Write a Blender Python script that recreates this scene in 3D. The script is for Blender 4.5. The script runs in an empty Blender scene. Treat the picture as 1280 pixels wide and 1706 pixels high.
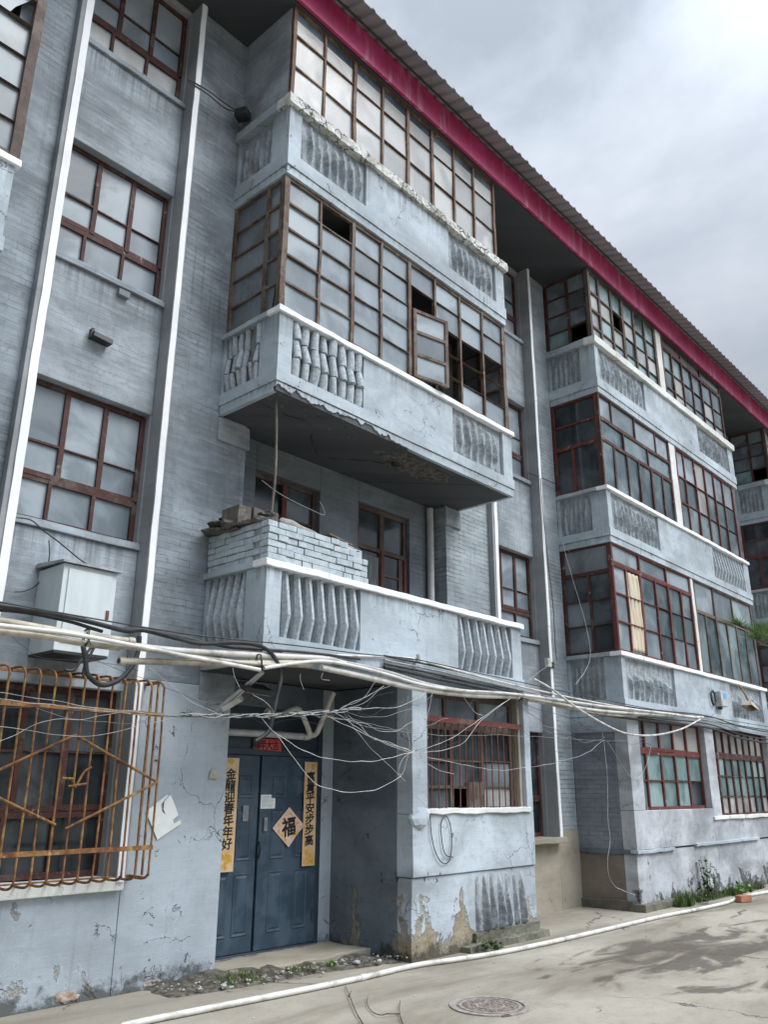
import bpy, math, random
from mathutils import Vector, Matrix, noise as mn
R = math.radians
scene = bpy.context.scene
C = scene.collection

# ------------------------------------------------------------------ camera
F_PX, CX, CY, CAM_H = 1381.1, 640.0, 853.0, 1.6
YAW, PIT, ROLL = R(42.007), R(18.579), R(0.275)
fw = Vector((math.cos(PIT)*math.cos(YAW), math.cos(PIT)*math.sin(YAW), math.sin(PIT)))
r0 = Vector((math.sin(YAW), -math.cos(YAW), 0)); u0 = r0.cross(fw)
rt = math.cos(ROLL)*r0 + math.sin(ROLL)*u0
up = -math.sin(ROLL)*r0 + math.cos(ROLL)*u0
cam_d = bpy.data.cameras.new('camera'); cam = bpy.data.objects.new('camera', cam_d); C.objects.link(cam)
cam.matrix_world = Matrix(((rt.x, up.x, -fw.x, 0), (rt.y, up.y, -fw.y, 0), (rt.z, up.z, -fw.z, CAM_H), (0, 0, 0, 1)))
cam_d.sensor_fit = 'VERTICAL'; cam_d.sensor_height = 36.0; cam_d.lens = F_PX/1706*36
cam_d.clip_start = 0.05; cam_d.clip_end = 1000
scene.camera = cam

def at(px, py, Y):
    d = rt*((px-CX)/F_PX) - up*((py-CY)/F_PX) + fw
    return Vector((0, 0, CAM_H)) + d*(Y/d.y)
def atz(px, py, Z=0.0):
    d = rt*((px-CX)/F_PX) - up*((py-CY)/F_PX) + fw
    return Vector((0, 0, CAM_H)) + d*((Z-CAM_H)/d.z)

# ------------------------------------------------------------------ world and sun (overcast)
SUN_EL, SUN_AZ = R(50), R(-66)          # azimuth measured from +X towards +Y
sun_dir = Vector((math.cos(SUN_EL)*math.cos(SUN_AZ), math.cos(SUN_EL)*math.sin(SUN_AZ), math.sin(SUN_EL)))
w = bpy.data.worlds.new("World"); scene.world = w; w.use_nodes = True
wn, wl = w.node_tree.nodes, w.node_tree.links; wn.clear()
def wnode(t, **kw):
    n = wn.new(t)
    for k, v in kw.items(): setattr(n, k, v)
    return n
tc = wnode('ShaderNodeTexCoord')
sky = wnode('ShaderNodeTexSky', sky_type='NISHITA', sun_disc=False, sun_elevation=SUN_EL, sun_rotation=math.pi/2-SUN_AZ)
skys = wnode('ShaderNodeMix', data_type='RGBA', blend_type='MULTIPLY'); skys.inputs[0].default_value = 1
wl.new(sky.outputs[0], skys.inputs[6]); skys.inputs[7].default_value = (.1, .1, .1, 1)
mp = wnode('ShaderNodeMapping'); mp.inputs['Scale'].default_value = (1.0, 1.0, 2.3); mp.inputs['Location'].default_value = (.35, .1, .3)
wl.new(tc.outputs['Generated'], mp.inputs[0])
nz = wnode('ShaderNodeTexNoise'); nz.inputs['Scale'].default_value = 2.1; nz.inputs['Detail'].default_value = 7; nz.inputs['Roughness'].default_value = .55
nz.inputs['Distortion'].default_value = .35
wl.new(mp.outputs[0], nz.inputs['Vector'])
cr = wnode('ShaderNodeValToRGB'); e = cr.color_ramp.elements
e[0].position = .34; e[0].color = (.31, .345, .39, 1); e[1].position = .62; e[1].color = (.56, .60, .655, 1)
x = cr.color_ramp.elements.new(.46); x.color = (.44, .485, .545, 1)
wl.new(nz.outputs[0], cr.inputs[0])
mx = wnode('ShaderNodeMix', data_type='RGBA'); mx.inputs[0].default_value = .88
wl.new(skys.outputs[2], mx.inputs[6]); wl.new(cr.outputs[0], mx.inputs[7])
# the overcast is brighter around the hidden sun
dt = wnode('ShaderNodeVectorMath', operation='DOT_PRODUCT'); wl.new(tc.outputs['Generated'], dt.inputs[0]); dt.inputs[1].default_value = sun_dir
mr = wnode('ShaderNodeMapRange'); mr.interpolation_type = 'SMOOTHSTEP'; mr.inputs['From Min'].default_value = .55; mr.inputs['From Max'].default_value = 1
mr.inputs['To Min'].default_value = .90; mr.inputs['To Max'].default_value = 3.2; wl.new(dt.outputs['Value'], mr.inputs[0])
vs = wnode('ShaderNodeVectorMath', operation='SCALE'); wl.new(mx.outputs[2], vs.inputs[0]); wl.new(mr.outputs[0], vs.inputs['Scale'])
sx_ = wnode('ShaderNodeSeparateXYZ'); wl.new(tc.outputs['Generated'], sx_.inputs[0])
mz = wnode('ShaderNodeMapRange'); mz.inputs['From Min'].default_value = 0.0; mz.inputs['From Max'].default_value = .95
mz.inputs['To Min'].default_value = .14; mz.inputs['To Max'].default_value = 1.75; wl.new(sx_.outputs[2], mz.inputs[0])
vz = wnode('ShaderNodeVectorMath', operation='SCALE'); wl.new(vs.outputs[0], vz.inputs[0]); wl.new(mz.outputs[0], vz.inputs['Scale']); vs = vz
bg = wnode('ShaderNodeBackground'); bg.inputs['Strength'].default_value = 1.0; wl.new(vs.outputs[0], bg.inputs[0])
wo = wnode('ShaderNodeOutputWorld'); wl.new(bg.outputs[0], wo.inputs[0])
sl = bpy.data.lights.new('sun', 'SUN'); sl.energy = 1.5; sl.angle = R(28); sl.color = (1, .97, .93)
so = bpy.data.objects.new('sun', sl); C.objects.link(so)
so.rotation_euler = (-sun_dir).to_track_quat('-Z', 'Y').to_euler(); so.location = (0, -10, 20)
scene.view_settings.view_transform = 'Standard'; scene.view_settings.look = 'None'
scene.view_settings.exposure = 0.52; scene.view_settings.gamma = 1; scene.view_settings.use_curve_mapping = False

# ------------------------------------------------------------------ materials
class NT:
    def __init__(s, name):
        s.m = bpy.data.materials.new(name); s.m.use_nodes = True
        s.n, s.l = s.m.node_tree.nodes, s.m.node_tree.links
        s.b = s.n['Principled BSDF']; s._uv = None
    def put(s, sock, v):
        if isinstance(v, bpy.types.NodeSocket): s.l.new(v, sock)
        elif isinstance(v, (tuple, list)) and len(v) == 3 and sock.type == 'RGBA': sock.default_value = (*v, 1)
        else: sock.default_value = v
    def nd(s, t, out=0, ins=None, **kw):
        n = s.n.new(t)
        for k, v in kw.items(): setattr(n, k, v)
        for k, v in (ins or {}).items(): s.put(n.inputs[k], v)
        return n.outputs[out]
    def mix(s, f, a, b, bt='MIX'):
        return s.nd('ShaderNodeMix', 2, {0: f, 6: a, 7: b}, data_type='RGBA', blend_type=bt)
    def math(s, op, a, b=0.0, c=0.0, clamp=False):
        return s.nd('ShaderNodeMath', 0, {0: a, 1: b, 2: c}, operation=op, use_clamp=clamp)
    def step(s, v, lo, hi, a=0.0, b=1.0):
        return s.nd('ShaderNodeMapRange', 0, {0: v, 1: lo, 2: hi, 3: a, 4: b}, interpolation_type='SMOOTHSTEP')
    def ramp(s, f, stops):
        n = s.n.new('ShaderNodeValToRGB'); el = n.color_ramp.elements
        while len(el) > 1: el.remove(el[-1])
        el[0].position = stops[0][0]; el[0].color = (*stops[0][1], 1)
        for p, c in stops[1:]: el.new(p).color = (*c, 1)
        s.l.new(f, n.inputs[0]); return n.outputs[0]
    def pos(s): return s.nd('ShaderNodeNewGeometry', 'Position')
    def flat(s):                       # (x + y, z, 0): one wall pattern for both facade directions
        if s._uv is None:
            p = s.n.new('ShaderNodeSeparateXYZ'); s.l.new(s.pos(), p.inputs[0])
            s.z = p.outputs[2]; s.x = p.outputs[0]; s.y = p.outputs[1]
            u = s.math('ADD', p.outputs[0], s.math('MULTIPLY', p.outputs[1], 1.03))
            s._uv = s.nd('ShaderNodeCombineXYZ', 0, {0: u, 1: p.outputs[2]})
        return s._uv
    def sc(s, v, k): return s.nd('ShaderNodeVectorMath', 0, {0: v, 1: k}, operation='MULTIPLY')
    def noise(s, v, scale, det=5, ro=.55, dist=0.0, out=0):
        return s.nd('ShaderNodeTexNoise', out, {'Vector': v, 'Scale': scale, 'Detail': det, 'Roughness': ro, 'Distortion': dist})
    def bump(s, h, strength=.3, dist=.01, nrm=None):
        ins = {'Strength': strength, 'Distance': dist, 'Height': h}
        if nrm is not None: ins['Normal'] = nrm
        return s.nd('ShaderNodeBump', 0, ins)
    def done(s, col, rough=.8, nrm=None, **kw):
        s.put(s.b.inputs['Base Color'], col); s.put(s.b.inputs['Roughness'], rough)
        if nrm is not None: s.l.new(nrm, s.b.inputs['Normal'])
        for k, v in kw.items(): s.put(s.b.inputs[k], v)
        return s.m

def paint(name, c, brick=0.0, var=.35, streak=.4, dark=(.07, .08, .09), peel=None, crack=0.0, rough=.86, bump=.8, drip=.5, sills=()):
    t = NT(name); uv = t.flat()
    c = Vector(c)
    n1 = t.noise(t.sc(uv, (.9, 1.5, 1)), 1.0, 6, .6, .4)
    n2 = t.noise(t.sc(uv, (1.7, 17, 1)), 1.0, 5, .65)
    n3 = t.noise(t.sc(uv, (13, .55, 1)), 1.0, 6, .65)
    col = t.mix(t.step(n1, .3, .7), tuple(c*(1-var)), tuple(c*(1+var*.45)))
    col = t.mix(t.math('MULTIPLY', t.step(n2, .48, .75), streak), col, tuple(c*1.28))
    col = t.mix(t.math('MULTIPLY', t.step(n2, .52, .25), streak*.7), col, tuple(c*.66))
    blot = t.noise(uv, .8, 3, .5)
    big = t.noise(t.sc(uv, (.5, .32, 1)), 1.0, 5, .6, .6)
    col = t.mix(t.math('MULTIPLY', t.step(big, .52, .70), var*.8), col, tuple(c*.55))
    spk = t.noise(uv, 22, 6, .75)
    col = t.mix(t.math('MULTIPLY', t.step(spk, .60, .72), var*.9), col, tuple(c*.5))
    nm = t.noise(uv, 8, 8, .78)
    col = t.mix(t.math('MULTIPLY', t.step(nm, .50, .70), min(1, var*1.7)), col, tuple(c*.62))
    col = t.mix(t.math('MULTIPLY', t.step(nm, .48, .30), min(1, var*.8)), col, tuple(c*1.22))
    n4 = t.noise(t.sc(uv, (34, .9, 1)), 1.0, 5, .7)
    col = t.mix(t.math('MULTIPLY', t.math('MULTIPLY', t.step(n4, .56, .72), t.step(blot, .56, .44)), drip*.7), col, tuple(c*.5))
    col = t.mix(t.math('MULTIPLY', t.math('MULTIPLY', t.step(n3, .5, .75), t.step(blot, .42, .7)), drip), col, dark)
    for zs_, ln in sills:                      # rain streaks below ledges and sills
        d_ = t.math('SUBTRACT', zs_, t.z)
        reach = t.math('MULTIPLY', t.noise(t.sc(uv, (5, .2, 1)), 1.0, 4, .6), ln*2)
        mk = t.math('MULTIPLY', t.math('MULTIPLY', t.step(d_, reach, 0.0), t.step(d_, -.002, .01)), t.step(t.noise(t.sc(uv, (21, .4, 1)), 1.0, 5, .65), .42, .62))
        col = t.mix(t.math('MULTIPLY', mk, .62), col, tuple(c*.38))
    fine = t.noise(uv, 60, 4, .7)
    h = t.math('ADD', t.math('MULTIPLY', n2, .4), t.math('MULTIPLY', fine, .25))
    if brick:
        wob = t.nd('ShaderNodeVectorMath', 0, {0: uv, 1: t.sc(t.noise(uv, 5, 2, .5, 0, 1), (.02, .02, 0))}, operation='ADD')
        bf = t.nd('ShaderNodeTexBrick', 'Fac', {'Vector': wob, 'Scale': 1.0, 'Mortar Size': .0045, 'Mortar Smooth': .25, 'Brick Width': .25, 'Row Height': .066}, offset=.5)
        bc = t.nd('ShaderNodeTexBrick', 'Color', {'Vector': wob, 'Color1': (.86, .86, .86), 'Color2': (1.1, 1.1, 1.1), 'Mortar': (1, 1, 1), 'Scale': 1.0, 'Mortar Size': .0045, 'Brick Width': .25, 'Row Height': .066}, offset=.5)
        col = t.mix(.45*brick, col, bc, 'MULTIPLY')
        show = t.step(t.noise(uv, .9, 4, .6), .38, .62)
        gap = t.math('MULTIPLY', t.math('MULTIPLY', bf, show), t.step(t.noise(t.sc(uv, (1, 1.6, 1)), 4.5, 4, .6), .40, .58))
        col = t.mix(t.math('MULTIPLY', gap, .75*brick), col, tuple(Vector(dark)*.7))
        h = t.math('SUBTRACT', h, t.math('ADD', t.math('MULTIPLY', t.math('MULTIPLY', bf, show), 1.4*brick), t.math('MULTIPLY', gap, 1.5*brick)))
    if crack:
        cv = t.nd('ShaderNodeVectorMath', 0, {0: uv, 1: t.sc(t.noise(uv, 3, 5, .65, 0, 1), (.45, .45, 0))}, operation='ADD')
        ve = t.nd('ShaderNodeTexVoronoi', 'Distance', {'Vector': cv, 'Scale': 1.5}, feature='DISTANCE_TO_EDGE')
        ve2 = t.nd('ShaderNodeTexVoronoi', 'Distance', {'Vector': cv, 'Scale': 9.0}, feature='DISTANCE_TO_EDGE')
        ck = t.math('MULTIPLY', t.step(ve, .005, .001), t.step(t.noise(uv, 1.6, 3), .52, .62))
        ck = t.math('MAXIMUM', ck, t.math('MULTIPLY', t.step(ve2, .035, .008), t.step(t.noise(uv, 3.1, 6, .7), .60, .66)))
        col = t.mix(t.math('MULTIPLY', ck, crack), col, (.03, .033, .036)); h = t.math('SUBTRACT', h, t.math('MULTIPLY', ck, 2.0))
    if peel:
        pc, pc2, thr, top, k = peel
        pn = t.noise(t.sc(uv, (1.5, 1.0, 1)), 2.3, 9, .66, .3)
        pv = t.math('ADD', pn, t.math('MULTIPLY', t.math('MAXIMUM', t.math('SUBTRACT', top, t.z), 0.0), k))
        mask = t.math('MULTIPLY', t.step(pv, thr-.004, thr+.05), t.step(t.noise(uv, 19, 6, .7), .22, .5))
        under = t.mix(t.step(t.noise(uv, 7, 6, .7), .35, .65), pc, pc2)
        col = t.mix(t.step(pv, thr-.02, thr), col, tuple(c*1.18)); col = t.mix(mask, col, under)
        rim = t.math('MULTIPLY', t.step(pv, thr-.004, thr+.004), t.step(pv, thr+.02, thr+.006))
        col = t.mix(t.math('MULTIPLY', rim, .6), col, (.05, .05, .05))
        h = t.math('SUBTRACT', h, t.math('MULTIPLY', mask, 1.2))
        moss = t.math('MULTIPLY', t.step(t.math('ADD', t.noise(uv, 6, 6, .7), t.math('MULTIPLY', t.math('SUBTRACT', .16, t.z), 1.6)), .52, .72), .8)
        col = t.mix(moss, col, (.035, .036, .026))
    return t.done(col, rough, t.bump(h, bump, .012))

BEIGE, BEIGE2 = (.35, .30, .21), (.27, .23, .165)
M = {}
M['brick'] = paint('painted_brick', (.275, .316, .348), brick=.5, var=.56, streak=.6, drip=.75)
M['loggia'] = paint('shade_toned_loggia_paint', (.165, .195, .215), brick=.35, var=.4, streak=.4, drip=.5)  # wall paint darkened in colour to carry the shade of the slab above
M['spandrel'] = paint('painted_spandrel', (.325, .367, .40), brick=.14, var=.5, streak=.5, drip=.6, sills=((3.77, .5), (6.44, .5), (9.10, .5)))
M['brick_light'] = paint('painted_brick_light', (.35, .40, .43), brick=.9, var=.4, streak=.45, drip=.4)
M['parapet'] = paint('painted_parapet', (.43, .495, .54), var=.34, streak=.14, drip=.5, crack=.8, sills=((3.60, .28), (6.33, .28), (9.05, .34), (2.82, .12), (5.54, .12), (8.22, .12)))
M['plaster'] = paint('painted_plaster', (.40, .455, .50), var=.22, streak=.1, drip=.3, crack=.9, peel=((.40, .385, .33), (.34, .32, .26), .675, .9, .10))
M['plaster_low'] = paint('painted_plaster_low', (.41, .465, .505), var=.42, streak=.08, drip=.35, crack=.9, peel=(BEIGE, (.22, .175, .10), .70, .74, .48))
M['plaster_dark'] = paint('painted_plaster_dark', (.13, .16, .19), var=.4, streak=.1, drip=.3, crack=.8, peel=((.27, .25, .19), (.20, .185, .15), .69, 1.0, .2))  # darker copy of the painted plaster: door recess shade put into its colour
M['plaster_white'] = paint('whitewashed_plaster', (.43, .455, .485), var=.5, streak=.08, drip=.4, crack=.9, peel=((.10, .10, .095), (.05, .05, .045), .69, .62, .42))
M['render'] = paint('bare_cement_render', (.33, .30, .235), var=.28, streak=.05, drip=.6, dark=(.12, .11, .09), crack=.7)
M['render_brown'] = paint('brown_cement_render', (.20, .17, .135), var=.35, streak=.05, drip=.5, dark=(.09, .08, .07), crack=.5)
M['white'] = paint('white_trim_paint', (.84, .86, .88), var=.10, streak=.05, drip=.35, dark=(.22, .22, .22), peel=((.34, .37, .39), (.24, .26, .27), .665, -10.0, .0), bump=.2)
M['white_worn'] = paint('worn_white_ledge', (.70, .71, .68), var=.2, streak=.1, drip=.5, dark=(.12, .12, .11), crack=1.0, bump=.8)
M['reveal'] = paint('pale_reveal_paint', (.30, .315, .325), var=.25, streak=.05, drip=.3)
M['soffit'] = paint('dark_soffit', (.055, .058, .065), var=.25, streak=.05, drip=.1)  # near-black base colour carries the shade under the eaves
M['slab'] = paint('slab_underside', (.075, .08, .088), var=.3, streak=.05, drip=.1, crack=.6)  # coloured dark to stand for the shade below the balcony slabs
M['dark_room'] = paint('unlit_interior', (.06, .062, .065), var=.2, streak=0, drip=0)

def crumble():
    t = NT('crumbling_white_ledge'); uv = t.flat(); p = t.pos()
    dv = t.nd('ShaderNodeVectorMath', 0, {0: p, 1: t.sc(t.noise(p, 7, 6, .7, 0, 1), (.16, .16, .16))}, operation='ADD')
    ve = t.nd('ShaderNodeTexVoronoi', 'Distance', {'Vector': dv, 'Scale': 8.5}, feature='DISTANCE_TO_EDGE')
    n = t.noise(p, 9, 8, .75); n2 = t.noise(p, 3, 6, .65)
    vein = t.math('MULTIPLY', t.step(ve, .055, .012), t.step(t.noise(p, 2.6, 4, .6), .44, .56))
    col = t.mix(t.step(n, .38, .62), (.52, .52, .48), (.74, .75, .73))
    col = t.mix(t.math('MULTIPLY', t.step(n2, .50, .66), .7), col, (.30, .29, .25))
    col = t.mix(t.math('MULTIPLY', vein, .9), col, (.035, .034, .03))
    h = t.math('SUBTRACT', n, t.math('MULTIPLY', vein, 1.6))
    return t.done(col, .9, t.bump(h, 1.0, .03))
M['crumble'] = crumble()
def simple(name, c, c2, scale=8, rough=.7, bump=.3, det=6, lo=.35, hi=.65, metal=0.0, dist=.005, stretch=(1, 1, 1), **kw):
    t = NT(name); p = t.sc(t.pos(), stretch)
    n = t.noise(p, scale, det, .6)
    col = t.mix(t.step(n, lo, hi), c, c2)
    return t.done(col, rough, t.bump(t.noise(p, scale*3, 5, .65), bump, dist), Metallic=metal, **kw)
def rough_mortar(name='rough_mortar', lo=(.27, .30, .32), hi=(.43, .48, .515), pit=(.07, .077, .083), grit=.5):
    t = NT(name); uv = t.flat(); p = t.pos()
    n = t.noise(p, 62, 6, .8); n2 = t.noise(t.sc(uv, (17, 2.4, 1)), 1.0, 6, .7); n3 = t.noise(uv, 4.5, 5, .6)
    col = t.mix(t.step(n2, .40, .60), lo, hi)
    col = t.mix(t.math('MULTIPLY', t.step(n, .50, .38), grit), col, pit)
    col = t.mix(t.math('MULTIPLY', t.step(n3, .48, .66), .55), col, tuple(Vector(lo)*.6))
    h = t.math('ADD', n, t.math('MULTIPLY', n2, .5))
    return t.done(col, .95, t.bump(h, .9, .016))
M['bay_cement'] = rough_mortar('weathered_bay_cement', (.26, .285, .295), (.43, .465, .485), (.10, .10, .09), .4)
M['mortar'] = rough_mortar()
M['mortar_light'] = simple('rough_blade_cement', (.27, .30, .325), (.41, .455, .49), 14, .95, .8, dist=.006)
M['baluster'] = simple('pebbled_baluster', (.30, .34, .37), (.46, .51, .54), 30, .9, .8, dist=.005)
def wood(name, base, worn, yellow, amount, grain=(.045, .03, .022)):
    t = NT(name); p = t.pos()
    n = t.noise(p, 3.2, 7, .7); g = t.noise(t.sc(p, (45, 45, 5)), 1.0, 4, .6); m2 = t.noise(p, 11, 6, .75)
    col = t.mix(t.step(m2, .45, .62), tuple(base), tuple(Vector(base)*.62))
    col = t.mix(t.step(n, amount, amount+.1), col, worn)
    col = t.mix(t.step(t.noise(p, 6, 6, .7), .62, .68), col, yellow)
    col = t.mix(t.math('MULTIPLY', t.step(g, .52, .7), .55), col, grain)
    return t.done(col, .75, t.bump(t.math('ADD', g, m2), .55, .006))
M['wood_red'] = wood('red_window_paint', (.070, .023, .018), (.10, .074, .062), (.26, .21, .17), .52)
M['wood_bright'] = wood('bright_red_window_paint', (.135, .030, .022), (.13, .085, .07), (.36, .31, .28), .58)
M['wood_old'] = wood('bare_weathered_wood', (.105, .055, .036), (.145, .115, .09), (.28, .20, .11), .45)
M['wood_amber'] = wood('amber_weathered_wood', (.13, .065, .038), (.19, .13, .085), (.34, .23, .09), .48)
M['wood_dark'] = wood('dark_window_wood', (.085, .055, .042), (.12, .095, .075), (.16, .12, .09), .5)
M['door_grey'] = simple('grey_painted_door', (.10, .11, .11), (.16, .17, .165), 6, .8, .4, stretch=(3, 3, .5))
M['wood_plank'] = wood('old_plank', (.12, .105, .088), (.18, .165, .14), (.24, .21, .16), .5)

def glass(name, c, c2, rough=.22, dirt=.35, dirtc=(.50, .54, .56), spec=.5, streaks=.3):
    t = NT(name); p = t.pos(); uv = t.flat()
    ri = t.nd('ShaderNodeNewGeometry', 'Random Per Island')
    off = t.nd('ShaderNodeCombineXYZ', 0, {0: t.math('MULTIPLY', ri, 37.0), 1: t.math('MULTIPLY', ri, 11.0)})
    v = t.nd('ShaderNodeVectorMath', 0, {0: uv, 1: off}, operation='ADD')
    n = t.noise(v, 1.3, 4, .5, .5); d = t.noise(t.sc(v, (14, 1.3, 1)), 1.0, 5, .6); d2 = t.noise(v, 1.6, 4, .5)
    col = t.mix(t.step(t.math('ADD', t.math('MULTIPLY', ri, .55), t.math('MULTIPLY', n, .5)), .25, .8), c, c2)
    gr_ = t.noise(v, 1.25, 4, .55, .9); col = t.mix(t.math('MULTIPLY', t.step(gr_, .42, .62), .7), col, tuple(Vector(c)*.55))
    dm = t.math('MULTIPLY', t.math('ADD', t.math('MULTIPLY', t.step(d, .45, .75), streaks), t.step(d2, .45, .75)), dirt, clamp=True)
    col = t.mix(dm, col, dirtc)
    rg = t.math('ADD', rough, t.math('MULTIPLY', dm, .5))
    col = t.mix(t.math('MULTIPLY', t.step(t.math('FRACT', t.math('MULTIPLY', ri, 7.31)), .80, .84), .55), col, tuple(Vector(c)*.45))
    return t.done(col, rg, t.bump(n, .08, .02), **{'Specular IOR Level': spec})
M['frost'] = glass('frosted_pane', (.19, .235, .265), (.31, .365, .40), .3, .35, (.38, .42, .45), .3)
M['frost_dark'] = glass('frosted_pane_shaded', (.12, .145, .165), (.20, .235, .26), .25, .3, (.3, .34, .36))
M['milky'] = glass('milky_pane', (.30, .315, .315), (.40, .405, .395), .3, .4, (.44, .44, .42))
M['pane_dark'] = glass('dark_pane', (.014, .02, .024), (.07, .085, .094), .08, .24, (.22, .25, .265), .4)
M['pane_teal'] = glass('teal_pane', (.045, .075, .085), (.17, .225, .24), .08, .42, (.34, .40, .42), .45)
M['pane_blue'] = glass('bare_blue_pane', (.06, .085, .11), (.12, .16, .20), .08, .3, (.20, .24, .27), .4)
M['pane_green'] = glass('green_backed_pane', (.12, .21, .21), (.23, .34, .34), .15, .35, (.40, .45, .45))
M['pane_grey'] = glass('paper_backed_pane', (.30, .30, .29), (.44, .44, .42), .3, .3, (.5, .5, .48))
M['kerb'] = paint('mossy_kerb', (.155, .15, .115), var=.8, streak=.05, drip=.8, dark=(.045, .045, .035), bump=.9)
M['curtain'] = simple('cream_curtain_cloth', (.62, .55, .42), (.50, .43, .31), 4, .9, .5, stretch=(6, 6, .8))

def fascia_mat():
    t = NT('crimson_fascia_paint'); uv = t.flat()
    n3 = t.noise(t.sc(uv, (9, .7, 1)), 1.0, 6, .6); n = t.noise(uv, 1.2, 4)
    col = t.mix(t.step(n, .3, .7), (.32, .016, .08), (.45, .04, .14))
    col = t.mix(t.math('MULTIPLY', t.step(n3, .52, .70), .6), col, (.55, .30, .38))
    return t.done(col, .5, t.bump(n3, .1, .01))
M['fascia'] = fascia_mat()
M['roof'] = simple('grey_roof_sheet', (.22, .235, .245), (.31, .325, .335), 1.5, .5, .1, stretch=(1, .3, 1))
M['steel_blue'] = simple('blue_steel_door', (.028, .052, .078), (.054, .086, .118), 3.0, .42, .2, det=10, lo=.42, hi=.58)
M['steel_frame'] = simple('dark_steel_frame', (.020, .034, .050), (.032, .050, .068), 2.0, .5, .12)
M['threshold'] = simple('worn_threshold', (.10, .10, .095), (.17, .165, .155), 12, .6, .4)
def rust_mat():
    t = NT('rusty_iron'); p = t.pos()
    n = t.noise(p, 7, 8, .75); n2 = t.noise(t.sc(p, (3, 3, 1)), 4, 6, .7)
    col = t.ramp(n, [(.30, (.040, .020, .012)), (.44, (.14, .055, .022)), (.56, (.26, .13, .04)), (.70, (.36, .25, .075))])
    col = t.mix(t.step(n2, .55, .68), col, (.38, .29, .10))
    return t.done(col, .85, t.bump(n, .5, .004))
M['rust'] = rust_mat()
M['iron_red'] = simple('red_brown_iron', (.10, .035, .025), (.17, .06, .045), 14, .7, .4)
M['pvc'] = simple('aged_white_pvc', (.32, .305, .265), (.62, .61, .57), 5, .5, .15, det=9, lo=.3, hi=.55)
M['pvc_yellow'] = simple('yellowed_pvc', (.25, .22, .165), (.50, .46, .37), 5, .55, .2, det=9)
M['pvc_grey'] = simple('grey_pvc', (.38, .39, .39), (.52, .53, .53), 6, .5, .15)
M['cable'] = simple('black_cable_sheath', (.012, .013, .014), (.035, .037, .04), 9, .55, .15)
M['wire_white'] = simple('dirty_white_wire', (.34, .34, .32), (.62, .62, .60), 9, .6, .1)
M['wire_grey'] = simple('grey_wire', (.22, .23, .23), (.36, .37, .37), 30, .6, .1)
M['box_paint'] = simple('grey_cabinet_paint', (.50, .56, .57), (.56, .62, .63), 2, .5, .06, stretch=(5, 5, .8))
M['black'] = simple('black_plastic', (.015, .016, .017), (.03, .03, .032), 10, .5, .1)
M['metal'] = simple('dull_metal', (.28, .29, .30), (.42, .43, .44), 12, .4, .15, metal=.8)
M['lens'] = simple('lamp_lens', (.30, .32, .33), (.45, .47, .48), 40, .25, .3)
M['blue_label'] = simple('blue_sticker', (.10, .35, .62), (.16, .42, .68), 20, .5, .05)
M['ink'] = simple('black_ink', (.010, .009, .008), (.02, .018, .016), 10, .6, .1)
M['red_paper'] = simple('faded_red_paper', (.48, .035, .035), (.62, .10, .09), 7, .75, .1)
def gold_paper():
    t = NT('printed_gold_paper'); uv = t.flat()
    n = t.noise(uv, 5, 5); v = t.nd('ShaderNodeTexVoronoi', 0, {'Vector': uv, 'Scale': 34})
    col = t.mix(t.step(n, .35, .65), (.62, .40, .20), (.70, .52, .33))
    col = t.mix(t.math('MULTIPLY', t.step(v, .26, .12), .3), col, (.50, .24, .05))
    return t.done(col, .6, t.bump(n, .2, .01))
M['gold_paper'] = gold_paper()
M['gold_print'] = simple('gold_flower_print', (.55, .30, .03), (.66, .42, .08), 30, .5, .2)
M['pink_paper'] = simple('pale_pink_paper', (.60, .42, .33), (.70, .52, .44), 12, .7, .15)
M['paper'] = simple('white_paper', (.66, .70, .68), (.74, .77, .75), 9, .8, .1)
M['paper_ink'] = simple('faint_printed_line', (.35, .38, .38), (.42, .45, .45), 9, .8, .1)
M['bare_conc'] = simple('broken_concrete', (.16, .155, .145), (.36, .35, .33), 14, .95, 1.0, dist=.02)
M['bare_dark'] = simple('dark_broken_concrete', (.05, .048, .042), (.15, .14, .12), 14, .95, 1.0, dist=.02)
M['stone'] = simple('rubble_stone', (.20, .19, .17), (.38, .37, .33), 10, .95, .8, dist=.01)
M['chip'] = simple('white_paint_chip', (.30, .31, .31), (.46, .47, .46), 10, .9, .3)
M['pink_brick'] = simple('exposed_pink_brick', (.30, .215, .165), (.40, .36, .31), 12, .95, .8)
M['red_brick'] = simple('red_brick', (.33, .13, .075), (.42, .19, .12), 16, .9, .6)
M['painted_loose_brick'] = simple('painted_rough_brick', (.36, .42, .45), (.47, .53, .56), 14, .9, .8, dist=.008)
M['sack'] = simple('grimy_sack_cloth', (.19, .18, .165), (.30, .285, .26), 9, .95, .6, dist=.01)
M['cast_iron'] = simple('cast_iron', (.13, .095, .075), (.24, .19, .155), 22, .7, .6, dist=.006)
M['iron_wear'] = simple('worn_iron_ring', (.24, .215, .19), (.36, .33, .30), 22, .6, .4)
M['bark'] = simple('bark', (.05, .036, .026), (.12, .09, .065), 24, .95, .8, dist=.01)
M['soil'] = simple('damp_soil', (.055, .048, .036), (.17, .155, .125), 18, .95, 1.0, dist=.02)
def leaf(name, a, b):
    t = NT(name); ri = t.nd('ShaderNodeNewGeometry', 'Random Per Island')
    return t.done(t.mix(ri, a, b), .6, None, **{'Subsurface Weight': 0.0})
M['grass'] = leaf('grass_blade', (.045, .075, .018), (.13, .19, .05))
M['grass_bright'] = leaf('bright_grass_blade', (.06, .13, .015), (.16, .30, .05))
M['weed'] = leaf('weed_leaf', (.03, .055, .015), (.11, .17, .04))
M['needle'] = leaf('pine_needle', (.03, .075, .018), (.14, .25, .06))

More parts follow.
